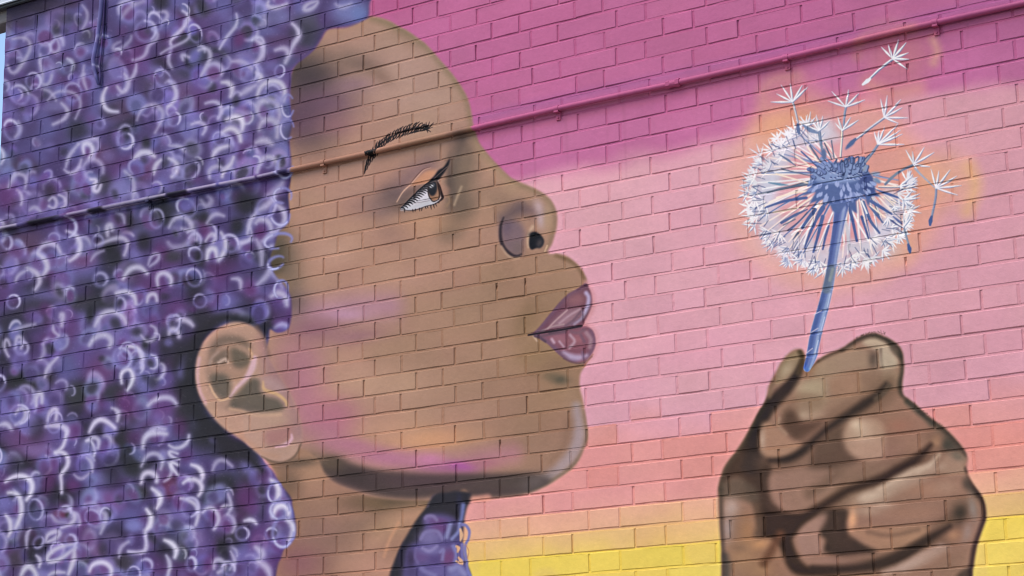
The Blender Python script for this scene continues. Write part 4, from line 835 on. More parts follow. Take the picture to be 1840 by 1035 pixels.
# traced rays of the left and upper side
def dz(k, pts):
    o = {5: (1330, 200), 6: (1480, 200), 7: (1330, 340), 8: (1480, 340)}[k]
    return zz(o[0], o[1], 6.47, pts)
WH, CR, BL, GR = (242, 240, 246), (246, 226, 214), (88, 106, 158), (104, 114, 140)
for k, pts, w, cc in [(5, [(420, 730), (600, 780), (800, 840)], [3, 2.6, 2.2], CR), (5, [(640, 520), (760, 600), (870, 710)], [3, 2.6, 2.2], CR), (5, [(780, 410), (840, 500), (900, 580)], [2.8, 2.4, 2], CR), (5, [(310, 950), (480, 900), (820, 845)], [1.5, 4, 3], GR), (5, [(330, 830), (460, 850), (560, 860)], [2, 5, 1], (120, 150, 180)),
                      (5, [(480, 670), (640, 710), (810, 750)], [2.4, 2, 1.4], GR), (5, [(710, 470), (810, 560), (910, 660)], [2.6, 3, 2.4], BL), (5, [(810, 400), (870, 490), (945, 600)], [3, 3.4, 2.6], GR), (5, [(450, 500), (560, 570), (640, 630)], [1.6, 4, 1], (110, 126, 160)), (5, [(980, 370), (1020, 460), (1065, 560)], [2, 2.6, 2], (84, 96, 124)),
                      (5, [(1060, 340), (1075, 440), (1090, 540)], 2.2, GR), (5, [(430, 1005), (620, 950), (830, 930)], [3, 2.6, 2.4], CR), (7, [(430, 100), (620, 45), (830, 15)], [3, 2.8, 2.6], CR), (7, [(290, 215), (520, 140), (770, 100)], [3, 5, 5], BL), (7, [(390, 270), (620, 230), (760, 150), (900, 70)], [3, 2.8, 2.6, 2], CR), (7, [(480, 390), (640, 300), (780, 235)], [5, 5, 2], (96, 110, 156)),
                      (7, [(500, 420), (640, 350)], 2, GR), (7, [(550, 480), (680, 380), (780, 270)], [2, 2.4, 2], (86, 92, 132)), (7, [(600, 530), (720, 420), (820, 300), (900, 180)], [3, 3.4, 4, 4], WH), (7, [(610, 590), (670, 510)], [1, 4], (92, 100, 128)), (7, [(720, 450), (800, 330), (870, 240)], [5, 6, 7], BL), (7, [(750, 680), (810, 520), (880, 360), (960, 220)], [3, 5, 6, 9], BL),
                      (7, [(740, 640), (790, 480), (870, 300)], [3, 3.2, 2], WH), (7, [(850, 730), (900, 560), (960, 320)], [3.6, 5, 7], BL), (7, [(960, 700), (990, 560), (1030, 430)], [3, 4.4, 4], (92, 106, 158)), (8, [(300, 180), (380, 360), (520, 600)], [3, 3, 3.4], WH), (8, [(290, 190), (340, 380), (385, 600)], [6, 5.4, 4.6], BL), (8, [(440, 320), (480, 440), (520, 570)], [5, 4, 3], BL),
                      (8, [(460, 150), (540, 360), (650, 510)], [6, 5.6, 3.6], (92, 110, 156)), (8, [(440, 140), (500, 280)], 3, WH), (8, [(550, 140), (680, 220), (790, 290)], [6, 5.6, 3], BL), (8, [(545, 200), (620, 300), (690, 390)], [6, 5, 2.4], (98, 114, 160)), (8, [(620, 10), (760, 60), (900, 110)], [2, 5, 2.6], BL), (8, [(640, 70), (740, 120), (830, 160)], [2.6, 2.4, 2.4], CR), (8, [(200, 400), (225, 520), (240, 620)], [2.4, 2.6, 2], WH),
                      (8, [(260, 380), (280, 520), (290, 700)], [5, 6, 4], (208, 206, 216)), (8, [(540, 190), (640, 270), (720, 330)], 2.6, CR), (8, [(750, 340), (830, 390), (910, 440)], [2.4, 4.6, 3], (84, 92, 140)), (8, [(810, 320), (870, 370), (905, 400)], [2.4, 4.6, 2.4], (104, 118, 168))]:
    stroke(dz(k, pts), w, cc, soft=.8)
# stem
stem = [(1512, 372), (1507, 402), (1502, 432), (1497, 462), (1492, 495), (1486, 525), (1477, 560), (1466, 600), (1458, 640), (1450, 662)]
stroke(stem, [26, 21, 18, 17, 17.5, 19.5, 21, 21, 20, 12], (206, 204, 222), soft=1)
stroke(stem, [24, 20, 16.5, 15.5, 16, 18, 20, 20, 19, 12], (104, 122, 178), soft=1)
sa = np.array(stem)
stroke(sa + (-5, -1), [8, 8, 7, 6, 6, 6, 7, 7, 6, 3], (82, 98, 156), soft=2, op=.9)
stroke(sa + (5, 1), [5, 5, 5, 4.5, 5, 5.5, 6, 6, 5, 2], (150, 166, 206), soft=2, op=.9)
stroke([(1494, 482), (1490, 500), (1485, 520)], [14, 16, 16], (108, 120, 134), soft=3, op=.7)
stroke([(1496, 484), (1491, 504)], 5, (150, 160, 160), soft=2, op=.7)
for a_, b_ in [((1492, 528), (1487, 552)), ((1482, 570), (1475, 596)), ((1470, 612), (1464, 636)), ((1520, 392), (1515, 420)), ((1512, 430), (1507, 455))]:
    stroke([a_, b_], [1.5, 4, 1.5], (196, 206, 232), soft=1)
for p_, q_ in [((1476, 558), (1462, 566)), ((1470, 590), (1457, 598)), ((1460, 626), (1450, 634))]:
    stroke([p_, q_], 1.6, (214, 206, 222), soft=.8, op=.8)
# core
fill([(1456, 322), (1470, 300), (1500, 292), (1535, 292), (1556, 303), (1568, 318), (1573, 345), (1584, 354), (1566, 352), (1560, 372), (1552, 350), (1538, 362), (1540, 384), (1530, 378), (1520, 368), (1508, 384), (1496, 380), (1490, 364), (1474, 380), (1480, 358), (1454, 366), (1466, 345), (1442, 352), (1458, 335)], (86, 106, 158), 1.0, 1, smooth=False)
fill([(1460, 312), (1480, 300), (1510, 297), (1545, 302), (1560, 312), (1535, 326), (1500, 330), (1468, 326)], (132, 152, 198), 2, .95)
fill([(1548, 312), (1566, 316), (1572, 345), (1560, 350), (1546, 335)], (70, 84, 140), 2, .8)
for i in range(52):                # seeds standing on the upper rim
    x = rs.uniform(1456, 1556); y = 296 + rs.uniform(-6, 16) + max(0, (1480 - x) * .4)
    th = np.interp(x, [1456, 1556], [3.6, 5.2]) + rs.uniform(-.25, .25)
    d = np.array([np.cos(th), np.sin(th)]) * rs.uniform(4, 7)
    d = d * 1.25
    stroke([(x + 1, y + 1), (x + d[0] + 1, y + d[1] + 1)], [7, 6], (70, 84, 128), soft=.8)
    stroke([(x, y), (x + d[0], y + d[1])], [5.4, 4.2], (138, 156, 204) if rs.rand() < .6 else (112, 130, 182), soft=.8)
for i in range(50):                # lighter seeds hanging over the lower side
    t = rs.rand(); x = 1456 + 112 * t; y = 322 + rs.uniform(0, 40) * np.sin(np.pi * (t * .9 + .06)) + rs.uniform(0, 6)
    th = np.interp(x, [1456, 1570], [2.6, .5]) + rs.uniform(-.2, .2)
    d = np.array([np.cos(th), np.sin(th)]) * rs.uniform(6, 12)
    stroke([(x, y), (x + d[0] * .6, y + d[1] * .6), (x + d[0], y + d[1])], [2, 5.6, 3], (156, 172, 218) if rs.rand() < .6 else (122, 140, 192), soft=.9)
for i in range(26):
    x = rs.uniform(1475, 1552); y = 313 + rs.uniform(-5, 8)
    stroke([(x, y), (x + 1.5, y + .6)], 2.0, (58, 70, 122), soft=.6); stroke([(x - 2, y + 2), (x + 1, y + 2.6)], 1.4, (168, 182, 220), soft=.6)
for pts, w in [([(270, 600), (300, 540), (310, 590)], 2.4), ([(340, 610), (360, 550), (405, 530), (400, 600), (370, 630)], 2.6), ([(440, 620), (470, 570), (540, 500)], 2.4), ([(240, 640), (250, 570), (300, 530)], 2.4), ([(190, 620), (210, 570)], 3), ([(130, 610), (150, 560)], 3)]:
    stroke(dz(6, pts), w, (74, 90, 134), soft=.8)
fill(dz(6, [(450, 690), (475, 640), (505, 625), (490, 670), (465, 695)]), (150, 158, 178), .8)
for pts, cc in [([(545, 720), (600, 705), (655, 715), (640, 745), (570, 745)], (150, 162, 190)), ([(580, 785), (620, 775), (665, 820), (650, 842), (600, 825)], (124, 146, 180)), ([(250, 445), (275, 390), (330, 340), (360, 335), (350, 380), (290, 430)], (92, 108, 154)), ([(0, 440), (25, 480), (20, 550), (0, 555)], (100, 116, 156))]:
    fill(dz(6, pts), cc, .8)
fill(dz(5, [(945, 440), (980, 440), (1000, 500), (985, 555), (960, 550), (940, 490)]), (100, 116, 156), .9)
stroke(dz(5, [(920, 250), (935, 340), (950, 440)]), [6, 5, 4], (120, 138, 166), soft=.8)
# floating seeds
def seed(c_, tips, tail=None, tailcol=(206, 208, 220), pod=None, podcol=(92, 108, 152), w=3.0):
    c_ = np.array(c_, float)
    if tail is not None:
        stroke([c_ + (1, 1)] + [np.array(t) + (1, 1.2) for t in tail], [3.4, 3.2, 3], (112, 126, 160), soft=.8)
        stroke([c_] + list(tail), [2.6, 2.4, 2.2], tailcol, soft=.8)
    if pod is not None:
        stroke(pod, [4, 7.5, 4], podcol, soft=.8)
    for t in tips:
        t = np.array(t, float)
        stroke([c_ + (1, .6), (c_ + t) / 2 + (1.2, 1.2), t + (.5, .6)], [2, w, .6], (122, 140, 178), soft=.7, op=.9)
        stroke([c_, (c_ + t) / 2, t], [1.8, w, .6], (240, 238, 246), soft=.7)
def r4(*p): return zz(1380, 0, 3.98, p)
def r8(*p): return zz(1380, 260, 3.98, p)
seed(r4((890, 420))[0], r4((808, 335), (858, 318), (932, 285), (988, 305), (1003, 378), (1008, 424), (992, 492)), r4((800, 490), (690, 595)), (236, 236, 242), r4((730, 565), (710, 580), (678, 605)), (232, 232, 240), 3.6)
seed(r4((175, 730))[0], r4((20, 730), (62, 672), (93, 608), (158, 600), (245, 610), (282, 622)), r4((195, 800), (215, 890)), (214, 210, 214), r4((212, 890), (216, 925), (222, 955)), (104, 122, 162), 3.2)
seed(r4((555, 765))[0], r4((428, 722), (456, 655), (575, 642), (648, 668), (692, 714)), r4((545, 820), (538, 900)), (160, 170, 192))
seed(r4((830, 840))[0], r4((805, 708), (852, 684), (950, 712), (958, 770), (1002, 842), (932, 882)), r4((720, 920), (620, 1000)), (224, 220, 228), r4((625, 995), (600, 1020), (570, 1050)))
seed(r4((528, 935))[0], r4((480, 880), (497, 835), (592, 838), (648, 858)), r4((525, 1000), (516, 1120)), (246, 236, 224))
seed(r4((365, 935))[0], r4((305, 850), (345, 822), (392, 830), (440, 865), (270, 900)), r4((370, 980), (372, 1030)), (140, 156, 184))
stroke(r4((250, 895), (300, 930), (350, 950)), [3, 8, 4], (128, 146, 180), soft=1)
seed(dz(6, [(630, 385)])[0], dz(6, [(585, 235), (640, 220), (705, 185), (860, 150), (892, 220), (915, 265), (935, 385)]), dz(6, [(570, 470), (480, 590)]), (150, 160, 184))
seed(r8((1040, 140))[0], r8((985, 38), (1032, 48), (1118, 18), (1188, 55), (1160, 158), (1085, 215)), r8((930, 195), (835, 282)), (128, 140, 160))
stroke(r8((930, 200), (880, 240), (840, 278)), [2, 5, 2], (128, 140, 160), soft=.8)
stroke(r8((1050, 170), (1110, 230), (1190, 305)), [4, 3, 2.4], (170, 176, 194), soft=.8)
seed(r8((1200, 310))[0], r8((1166, 175), (1222, 188), (1302, 180), (1350, 225), (1382, 292), (1355, 360)), r8((1195, 380), (1168, 520)), (150, 160, 186), r8((1170, 515), (1163, 545), (1160, 575)), (84, 98, 148))
seed(r8((968, 590))[0], r8((965, 490), (1012, 492), (1030, 505), (900, 545)), r8((985, 650), (1005, 715)), (150, 164, 184), r8((1003, 715), (1012, 745), (1016, 770)), (82, 98, 150), 2.6)
seed(r8((965, 395))[0], r8((1030, 330), (1085, 350), (1085, 378), (1050, 440), (1000, 445), (965, 480), (930, 370)), None, w=3.4)
seed(r8((935, 300))[0], r8((985, 255), (1018, 235), (1022, 280), (990, 320)), r8((860, 300), (790, 298)), CR)
seed(r8((905, 440))[0], r8((880, 470), (910, 480), (930, 470), (950, 450)), r8((830, 370)), CR)
seed(r8((860, 520))[0], r8((820, 580), (850, 590), (880, 580), (900, 540)), None)

# tone follows each brick a little (pieces took the paint differently)
hm = hand[..., None]
hb = np.stack([blur(cv[..., i] * hand + (128 / 255, 103 / 255, 89 / 255)[i] * (1 - hand), 9) for i in range(3)], -1)
mean = np.array([128, 103, 89], np.float32) / 255
cv = cv * (1 - hm) + hm * np.clip(mean + (cv - mean) * 1.16 + .3 * (cv - hb) + .012, .12, .8) * np.array([1.03, 1.0, .97], np.float32)
cv = cv + ear[..., None] * np.array([-.016, .002, .03], np.float32)
fm = (face * (1 - hair) * (1 - lock) * (1 - ear))[..., None]
fm_ = fm * (1 - uplip[..., None]) * (1 - low[..., None]) * (1 - eye[..., None])
cv = cv * (1 - fm_) + fm_ * np.clip(np.array([158, 128, 107], np.float32) / 255 + (cv - np.array([158, 128, 107], np.float32) / 255) * 1.26 + np.array([.004, -.001, .012], np.float32), 0, 1)
cb = np.stack([blur(cv[..., i], 7) for i in range(3)], -1)
cv = cv + .22 * (cv - cb)
hg = cv.mean(-1, keepdims=True)
cv = cv + hair[..., None] * .10 * (cv - hg)
spk = blur((rs.rand(CH, CW) > .992).astype(np.float32), 0) * rs.uniform(-.5, 1, (CH, CW)).astype(np.float32)
spk = blur1(blur1(spk, 1, 0), 1, 1)
cv = cv + spk[..., None] * (.10 + .25 * hair[..., None])
mott = (noise2(CH, CW, 46, 21) - .5) * .035 + (noise2(CH, CW, 17, 22) - .5) * .02 + (noise2(CH, CW, 5, 23) - .5) * .012
cv = cv * (1 + mott[..., None]) + (noise2(CH, CW, 64, 24) - .5)[..., None] * np.array([.012, -.004, .01], np.float32)
cv = np.clip(cv, 0, 1)
LIGHT = (1.085, 1.23, 1.39)                          # light the wall receives, so that paint reflectance = seen colour / light

# ---------------------------------------------------------------- the painting laid on the wall: photo pixels -> metres on the wall
COURSE, PAIR = 0.081, 0.403056                   # height of a course, length of one stretcher and one header with their joints
HI = np.array([[1.14360633e+02, -1.33739279e+00, 4.57766217e+02], [-3.47862480e+01, 3.00135172e+01, 2.36315938e+02], [-2.31513104e-02, -2.18640774e-03, 1.0]])
TX0, TX1, TZ0, TZ1, DENS = -1.70, 4.70, -2.62, 1.12, 460
tw, th = int((TX1 - TX0) * DENS), int((TZ1 - TZ0) * DENS)
def brick_joints(k, n0=-5, n1=13):
    """u (in pairs) of the vertical joints of course k"""
    b = (.165, .495) if k % 2 else (.65, .98)
    r = random.Random(k * 7 + 1)
    sh = r.uniform(-.008, .008)
    out = []
    for n in range(n0, n1):
        for q in b:
            u = n + q + sh + r.uniform(-.009, .009)
            if 24 <= k <= 27: u += .055 * min(1, max(0, (u - 5.5) / 2.5))
            out.append(u)
    return out
_bu, _bl = {}, {}
ux = (np.arange(tw) + .5) / DENS + TX0
vz = (np.arange(th) + .5) / DENS + TZ0
U, V = np.meshgrid(ux / PAIR, -vz / COURSE)
den = HI[2, 0] * U + HI[2, 1] * V + HI[2, 2]
PX = (HI[0, 0] * U + HI[0, 1] * V + HI[0, 2]) / den - CX0
PY = (HI[1, 0] * U + HI[1, 1] * V + HI[1, 2]) / den - CY0
PX = np.clip(PX, 0, CW - 1.001); PY = np.clip(PY, 0, CH - 1.001)
xi, yi = PX.astype(int), PY.astype(int)
fx_, fy_ = (PX - xi)[..., None], (PY - yi)[..., None]
tex = (cv[yi, xi] * (1 - fx_) + cv[yi, xi + 1] * fx_) * (1 - fy_) + (cv[yi + 1, xi] * (1 - fx_) + cv[yi + 1, xi + 1] * fx_) * fy_
# each brick took the paint a little differently
kk = np.floor(V).astype(int)
tone = np.ones_like(U)
hue = np.zeros(U.shape + (3,), np.float32)
for k in range(kk.min(), kk.max() + 1):
    m = kk == k
    j = np.array(brick_joints(k))
    idx = np.searchsorted(j, U[m])
    r = np.random.RandomState(1000 + k)
    tone[m] = (1 + r.uniform(-.016, .016, len(j) + 1))[idx]
    hue[m] = r.uniform(-.006, .006, (len(j) + 1, 3))[idx]
tex = np.clip(tex * tone[..., None] + hue * tex, 0, 1)
lin = np.where(tex <= .04045, tex / 12.92, ((tex + .055) / 1.055) ** 2.4)
lin = np.clip(lin / np.array(LIGHT), 0, .86)                      # paint reflectance
img = bpy.data.images.new('mural_paint', tw, th, float_buffer=True)
img.colorspace_settings.name = 'Non-Color'
buf = np.ones((th, tw, 4), np.float32); buf[..., :3] = lin
img.pixels.foreach_set(buf.ravel()); img.update(); img.pack()

# ---------------------------------------------------------------- materials
def mat(name):
    m = bpy.data.materials.new(name); m.use_nodes = True
    return m, m.node_tree, m.node_tree.nodes['Principled BSDF']
def noise(nt, scale, detail=6, rough=.6, vec=None):
    n = nt.nodes.new('ShaderNodeTexNoise'); n.inputs['Scale'].default_value = scale; n.inputs['Detail'].default_value = detail; n.inputs['Roughness'].default_value = rough
    if vec is not None: nt.links.new(vec, n.inputs['Vector'])
    return n
def ramp(nt, fac, stops):
    r = nt.nodes.new('ShaderNodeValToRGB'); e = r.color_ramp.elements
    while len(e) < len(stops): e.new(.5)
    for el, (p, c_) in zip(e, stops): el.position = p; el.color = (*c_, 1)
    nt.links.new(fac, r.inputs[0]); return r
def bump(nt, b, height, strength, dist):
    n = nt.nodes.new('ShaderNodeBump'); n.inputs['Strength'].default_value = strength; n.inputs['Distance'].default_value = dist
    nt.links.new(height, n.inputs['Height']); nt.links.new(n.outputs[0], b.inputs['Normal']); return n
def painted(name, rough, grain, gdist, tint=None, depth=None):
    """sprayed masonry paint: the mural by position on the wall, over a gritty surface"""
    m, nt, b = mat(name)
    g = nt.nodes.new('ShaderNodeNewGeometry'); sx = nt.nodes.new('ShaderNodeSeparateXYZ'); nt.links.new(g.outputs['Position'], sx.inputs[0])
    def mr(out, a, b_):
        n = nt.nodes.new('ShaderNodeMapRange'); n.inputs[1].default_value = a; n.inputs[2].default_value = b_; n.clamp = False
        nt.links.new(out, n.inputs[0]); return n
    cx = nt.nodes.new('ShaderNodeCombineXYZ')
    nt.links.new(mr(sx.outputs[0], TX0, TX1).outputs[0], cx.inputs[0]); nt.links.new(mr(sx.outputs[2], up(TZ0), up(TZ1)).outputs[0], cx.inputs[1])
    t = nt.nodes.new('ShaderNodeTexImage'); t.image = img; t.extension = 'EXTEND'; nt.links.new(cx.outputs[0], t.inputs[0])
    n1 = noise(nt, 55, 5, .65, g.outputs['Position']); n2 = noise(nt, 2.2, 4, .6, g.outputs['Position']); n3 = noise(nt, 420, 3, .6, g.outputs['Position'])
    r1 = ramp(nt, n1.outputs[0], [(.25, (.955,) * 3), (.75, (1.045,) * 3)]); r2 = ramp(nt, n2.outputs[0], [(.3, (.965,) * 3), (.7, (1.035,) * 3)])
    col = t.outputs[0]
    for r in (r1, r2):
        x = nt.nodes.new('ShaderNodeMix'); x.data_type = 'RGBA'; x.blend_type = 'MULTIPLY'; x.inputs[0].default_value = 1
        nt.links.new(col, x.inputs[6]); nt.links.new(r.outputs[0], x.inputs[7]); col = x.outputs[2]
    if depth:
        x = nt.nodes.new('ShaderNodeGamma'); x.inputs[1].default_value = depth; nt.links.new(col, x.inputs[0]); col = x.outputs[0]
    if tint:
        x = nt.nodes.new('ShaderNodeMix'); x.data_type = 'RGBA'; x.inputs[0].default_value = tint[3]; nt.links.new(col, x.inputs[6]); x.inputs[7].default_value = (*tint[:3], 1); col = x.outputs[2]
    nt.links.new(col, b.inputs['Base Color'])
    b.inputs['Roughness'].default_value = rough; b.inputs['Specular IOR Level'].default_value = .14
    a = nt.nodes.new('ShaderNodeMath'); a.operation = 'MULTIPLY_ADD'; nt.links.new(n3.outputs[0], a.inputs[0]); a.inputs[1].default_value = .4; nt.links.new(n1.outputs[0], a.inputs[2])
    n4 = noise(nt, 16, 3, .5, g.outputs['Position'])
    a2 = nt.nodes.new('ShaderNodeMath'); a2.operation = 'MULTIPLY_ADD'; nt.links.new(n4.outputs[0], a2.inputs[0]); a2.inputs[1].default_value = 1.3; nt.links.new(a.outputs[0], a2.inputs[2])
    bump(nt, b, a2.outputs[0], grain, gdist)
    return m
M_BRICK = painted('painted_brick', .62, .35, .004)
M_MORTAR = painted('painted_mortar', .75, .5, .005, depth=1.09)                 # mortar carries the mural in a deeper colour
M_PIPE = painted('painted_pipe', .5, .2, .002, depth=1.18)
M_CABLE = painted('painted_cable', .5, .2, .002, (.2, .19, .42, .35))

def plain(name, stops, scale, rough, bmp=0, metal=0, dist=.003):
    m, nt, b = mat(name)
    tc = nt.nodes.new('ShaderNodeTexCoord'); n = noise(nt, scale, 6, .65, tc.outputs['Object'])
    r = ramp(nt, n.outputs[0], stops); nt.links.new(r.outputs[0], b.inputs['Base Color'])
    b.inputs['Roughness'].default_value = rough; b.inputs['Metallic'].default_value = metal
    if bmp: bump(nt, b, n.outputs[0], bmp, dist)
    return m
M_GUTTER = plain('gutter_paint', [(.3, (.50, .51, .53)), (.7, (.60, .61, .63))], 7, .45, .1)
M_SOFFIT = plain('soffit_board', [(.3, (.05, .05, .052)), (.7, (.085, .085, .09))], 9, .8, .3)
M_TIMBER = plain('barge_timber', [(.3, (.17, .14, .13)), (.7, (.26, .21, .2))], 12, .75, .3)
M_RAW = plain('raw_brick', [(.2, (.2, .13, .11)), (.8, (.32, .2, .16))], 14, .85, .5)
M_PAVE = plain('concrete_pavement', [(.3, (.27, .26, .25)), (.7, (.38, .37, .35))], 3, .9, .4)
M_ASPH = plain('asphalt', [(.3, (.04, .04, .042)), (.7, (.07, .07, .07))], 40, .9, .6)

# ---------------------------------------------------------------- small builders
def link(name, bm, m, parent=None, smooth=False):
    me = bpy.data.meshes.new(name); bm.normal_update(); bm.to_mesh(me); bm.free()
    if smooth:
        for p in me.polygons: p.use_smooth = True
    o = bpy.data.objects.new(name, me); me.materials.append(m); COL.objects.link(o); o.parent = parent
    return o
def thing(name, label, cat, loc=(0, 0, 0), group=None):
    o = bpy.data.objects.new(name, None); COL.objects.link(o); o.location = loc; o['label'] = label; o['category'] = cat
    o.empty_display_size = .2
    if group: o['group'] = group
    return o
def add_box(bm, x0, x1, y0, y1, z0, z1, bev=0):
    vs = [bm.verts.new((x, y, z)) for x in (x0, x1) for y in (y0, y1) for z in (z0, z1)]
    fs_ = [(0, 1, 3, 2), (4, 6, 7, 5), (0, 4, 5, 1), (2, 3, 7, 6), (0, 2, 6, 4), (1, 5, 7, 3)]
    f = [bm.faces.new([vs[i] for i in q]) for q in fs_]
    if bev:
        bmesh.ops.bevel(bm, geom=list({e for q in f for e in q.edges}), offset=bev, segments=2, affect='EDGES', profile=.5)
def add_tube(bm, pts, rad, seg=14, cap=True):
    pts = [Vector(p) for p in pts]; rad = rad if hasattr(rad, '__len__') else [rad] * len(pts)
    rings = []
    for i, p in enumerate(pts):
        d = (pts[min(i + 1, len(pts) - 1)] - pts[max(i - 1, 0)]).normalized()
        a = d.cross(Vector((0, 1, 0)) if abs(d.y) < .9 else Vector((0, 0, 1))).normalized(); b = d.cross(a)
        rings.append([bm.verts.new(p + (a * math.cos(t) + b * math.sin(t)) * rad[i]) for t in [2 * math.pi * k / seg for k in range(seg)]])
    for r0, r1_ in zip(rings, rings[1:]):
        for k in range(seg): bm.faces.new((r0[k], r0[(k + 1) % seg], r1_[(k + 1) % seg], r1_[k]))
    if cap: bm.faces.new(rings[0][::-1]); bm.faces.new(rings[-1])

# ---------------------------------------------------------------- pavement and road (below the picture)
bm = bmesh.new(); add_box(bm, -60, 60, -2.6, .4, -.3, 0)
o = link('pavement', bm, M_PAVE); o['kind'] = 'structure'
bm = bmesh.new()
bm.faces.new([bm.verts.new(v) for v in ((-900, -900, -.13), (900, -900, -.13), (900, 900, -.13), (-900, 900, -.13))])
o = link('ground', bm, M_ASPH); o['kind'] = 'structure'

# ---------------------------------------------------------------- brick wall
XL, XR, KTOP, KBOT = -1.6245, 4.62, -13, 54
JT = .0076                                        # joint thickness
wall = thing('brick_wall', 'tall brick wall with a mural of a purple-haired woman and a dandelion', 'wall', ((XL + XR) / 2, 0, 0))
wall['kind'] = 'thing'
WX = wall.location.x
def brick_mesh(L, Hh, seed):
    """front face with a worn arris and four returns; origin at the middle of the front face"""
    r = random.Random(seed); D = .055
    bm = bmesh.new(); c_ = .0022
    base = [(-1, -1), (-.3, -1), (.35, -1), (1, -1), (1, 1), (.3, 1), (-.36, 1), (-1, 1)]
    N = len(base)
    wob_ = [(r.uniform(-.0007, .0007), r.uniform(-.0009, .0009)) for _ in base]
    def ring(dx, y, j):
        return [bm.verts.new((sx * L / 2 - (dx if sx == 1 else -dx if sx == -1 else 0) + wx_, y + r.uniform(-j, j) * .5, sz * (Hh / 2 - dx) + wz_)) for (sx, sz), (wx_, wz_) in zip(base, wob_)]
    a = ring(c_ * 1.2, 0, .0005); b = ring(.0004, c_ * .9, .0006)
    back = [bm.verts.new((v.co.x, D, v.co.z)) for v in b]
    bm.faces.new(a)
    for p, q in ((a, b), (b, back)):
        for i in range(N): bm.faces.new((p[i], q[i], q[(i + 1) % N], p[(i + 1) % N]))
    me = bpy.data.meshes.new('brick'); bm.normal_update(); bm.to_mesh(me); bm.free(); me.materials.append(M_BRICK)
    return me
SL, HL, BH = PAIR * .67 - JT, PAIR * .33 - JT, COURSE - JT
VAR = {}
def variant(kind, L, Hh):
    key = (kind, round(L * 500), round(Hh * 1000), random.randrange(4))
    if key not in VAR: VAR[key] = brick_mesh(L, Hh, sum(ord(c_) for c_ in str(key)) * 7919 % 65521)
    return VAR[key]
places = []                                       # (x, z, length, height)
def soldier_band(xm):
    """rows of bricks set on end under the eave: (top course, bottom course) at this x, or None"""
    if -1.405 < xm < -.93: return (-11, -9)
    if -.93 <= xm < .03: return (-10, -8)
    return None
for k in range(KTOP, KBOT + 1):
    j = [u * PAIR for u in brick_joints(k)]
    j = [XL] + [x for x in j if XL + .05 < x < XR - .05] + [XR]
    dz = random.uniform(-.0016, .0016)
    for x0, x1 in zip(j, j[1:]):
        L = x1 - x0
        xm = (x0 + x1) / 2
        cuts = [(x0, x1)]
        for a, b, kt, kb in ((-1.405, -.93, -11, -9), (-.93, .03, -10, -8)):
            if kt <= k < kb:
                new = []
                for p, q in cuts:
                    if q <= a or p >= b: new.append((p, q))
                    else:
                        if a - p > .03: new.append((p, a))
                        if q - b > .03: new.append((b, q))
                cuts = new
        for p, q in cuts:
            l0 = 0 if p == XL else JT / 2; l1 = JT / 2
            places.append(((p + l0 + q - l1) / 2, -(k + .5) * COURSE + dz, q - p - l0 - l1, BH))
for a, b, kt, kb in ((-1.405, -.93, -11, -9), (-.93, .03, -10, -8)):
    n = round((b - a) / .0865)
    for i in range(n):
        x0, x1 = a + (b - a) * i / n, a + (b - a) * (i + 1) / n
        places.append(((x0 + x1) / 2, -(kt + kb) / 2 * COURSE, x1 - x0 - JT * .8, (kb - kt) * COURSE - JT))
# share of the picture each brick covers, from the camera's own geometry
from bpy_extras.object_utils import world_to_camera_view
bpy.context.view_layer.update()
def shown(x, z, L, Hh):
    p = [world_to_camera_view(S, cam, Vector((x + sx * L / 2, 0, up(z + sz * Hh / 2)))) for sx, sz in ((-1, -1), (1, -1), (1, 1), (-1, 1))]
    q = [(min(1, max(0, v.x)) * 16, min(1, max(0, v.y)) * 9) for v in p]
    return abs(sum(a[0] * b[1] - b[0] * a[1] for a, b in zip(q, q[1:] + q[:1]))) / 2
order = sorted(places, key=lambda t: -shown(*t))
single = set(order[:300])
mass_v, mass_f = [], []
for pl in places:
    x, z, L, Hh = pl
    kind = 'stretcher' if L > .2 else 'header' if L > .1 else 'closer'
    me = variant(kind, L, Hh)
    y = random.gauss(0, .0005); rot = (random.gauss(0, .005), random.gauss(0, .0022), random.gauss(0, .004)); z += random.uniform(-.0007, .0007)
    if pl in single:
        o = bpy.data.objects.new('brick', me); COL.objects.link(o); o.parent = wall
        o.location = (x - WX, y, up(z)); o.rotation_euler = rot
    else:
        R_ = Matrix.Translation((x - WX, y, up(z))) @ Matrix.Rotation(rot[2], 4, 'Z') @ Matrix.Rotation(rot[1], 4, 'Y') @ Matrix.Rotation(rot[0], 4, 'X')
        n0 = len(mass_v)
        mass_v += [tuple(R_ @ v.co) for v in me.vertices]; mass_f += [tuple(n0 + i for i in p.vertices) for p in me.polygons]
me = bpy.data.meshes.new('small_bricks'); me.from_pydata(mass_v, [], mass_f); me.materials.append(M_BRICK)
o = bpy.data.objects.new('small_bricks', me); COL.objects.link(o); o.parent = wall; o['kind'] = 'stuff'
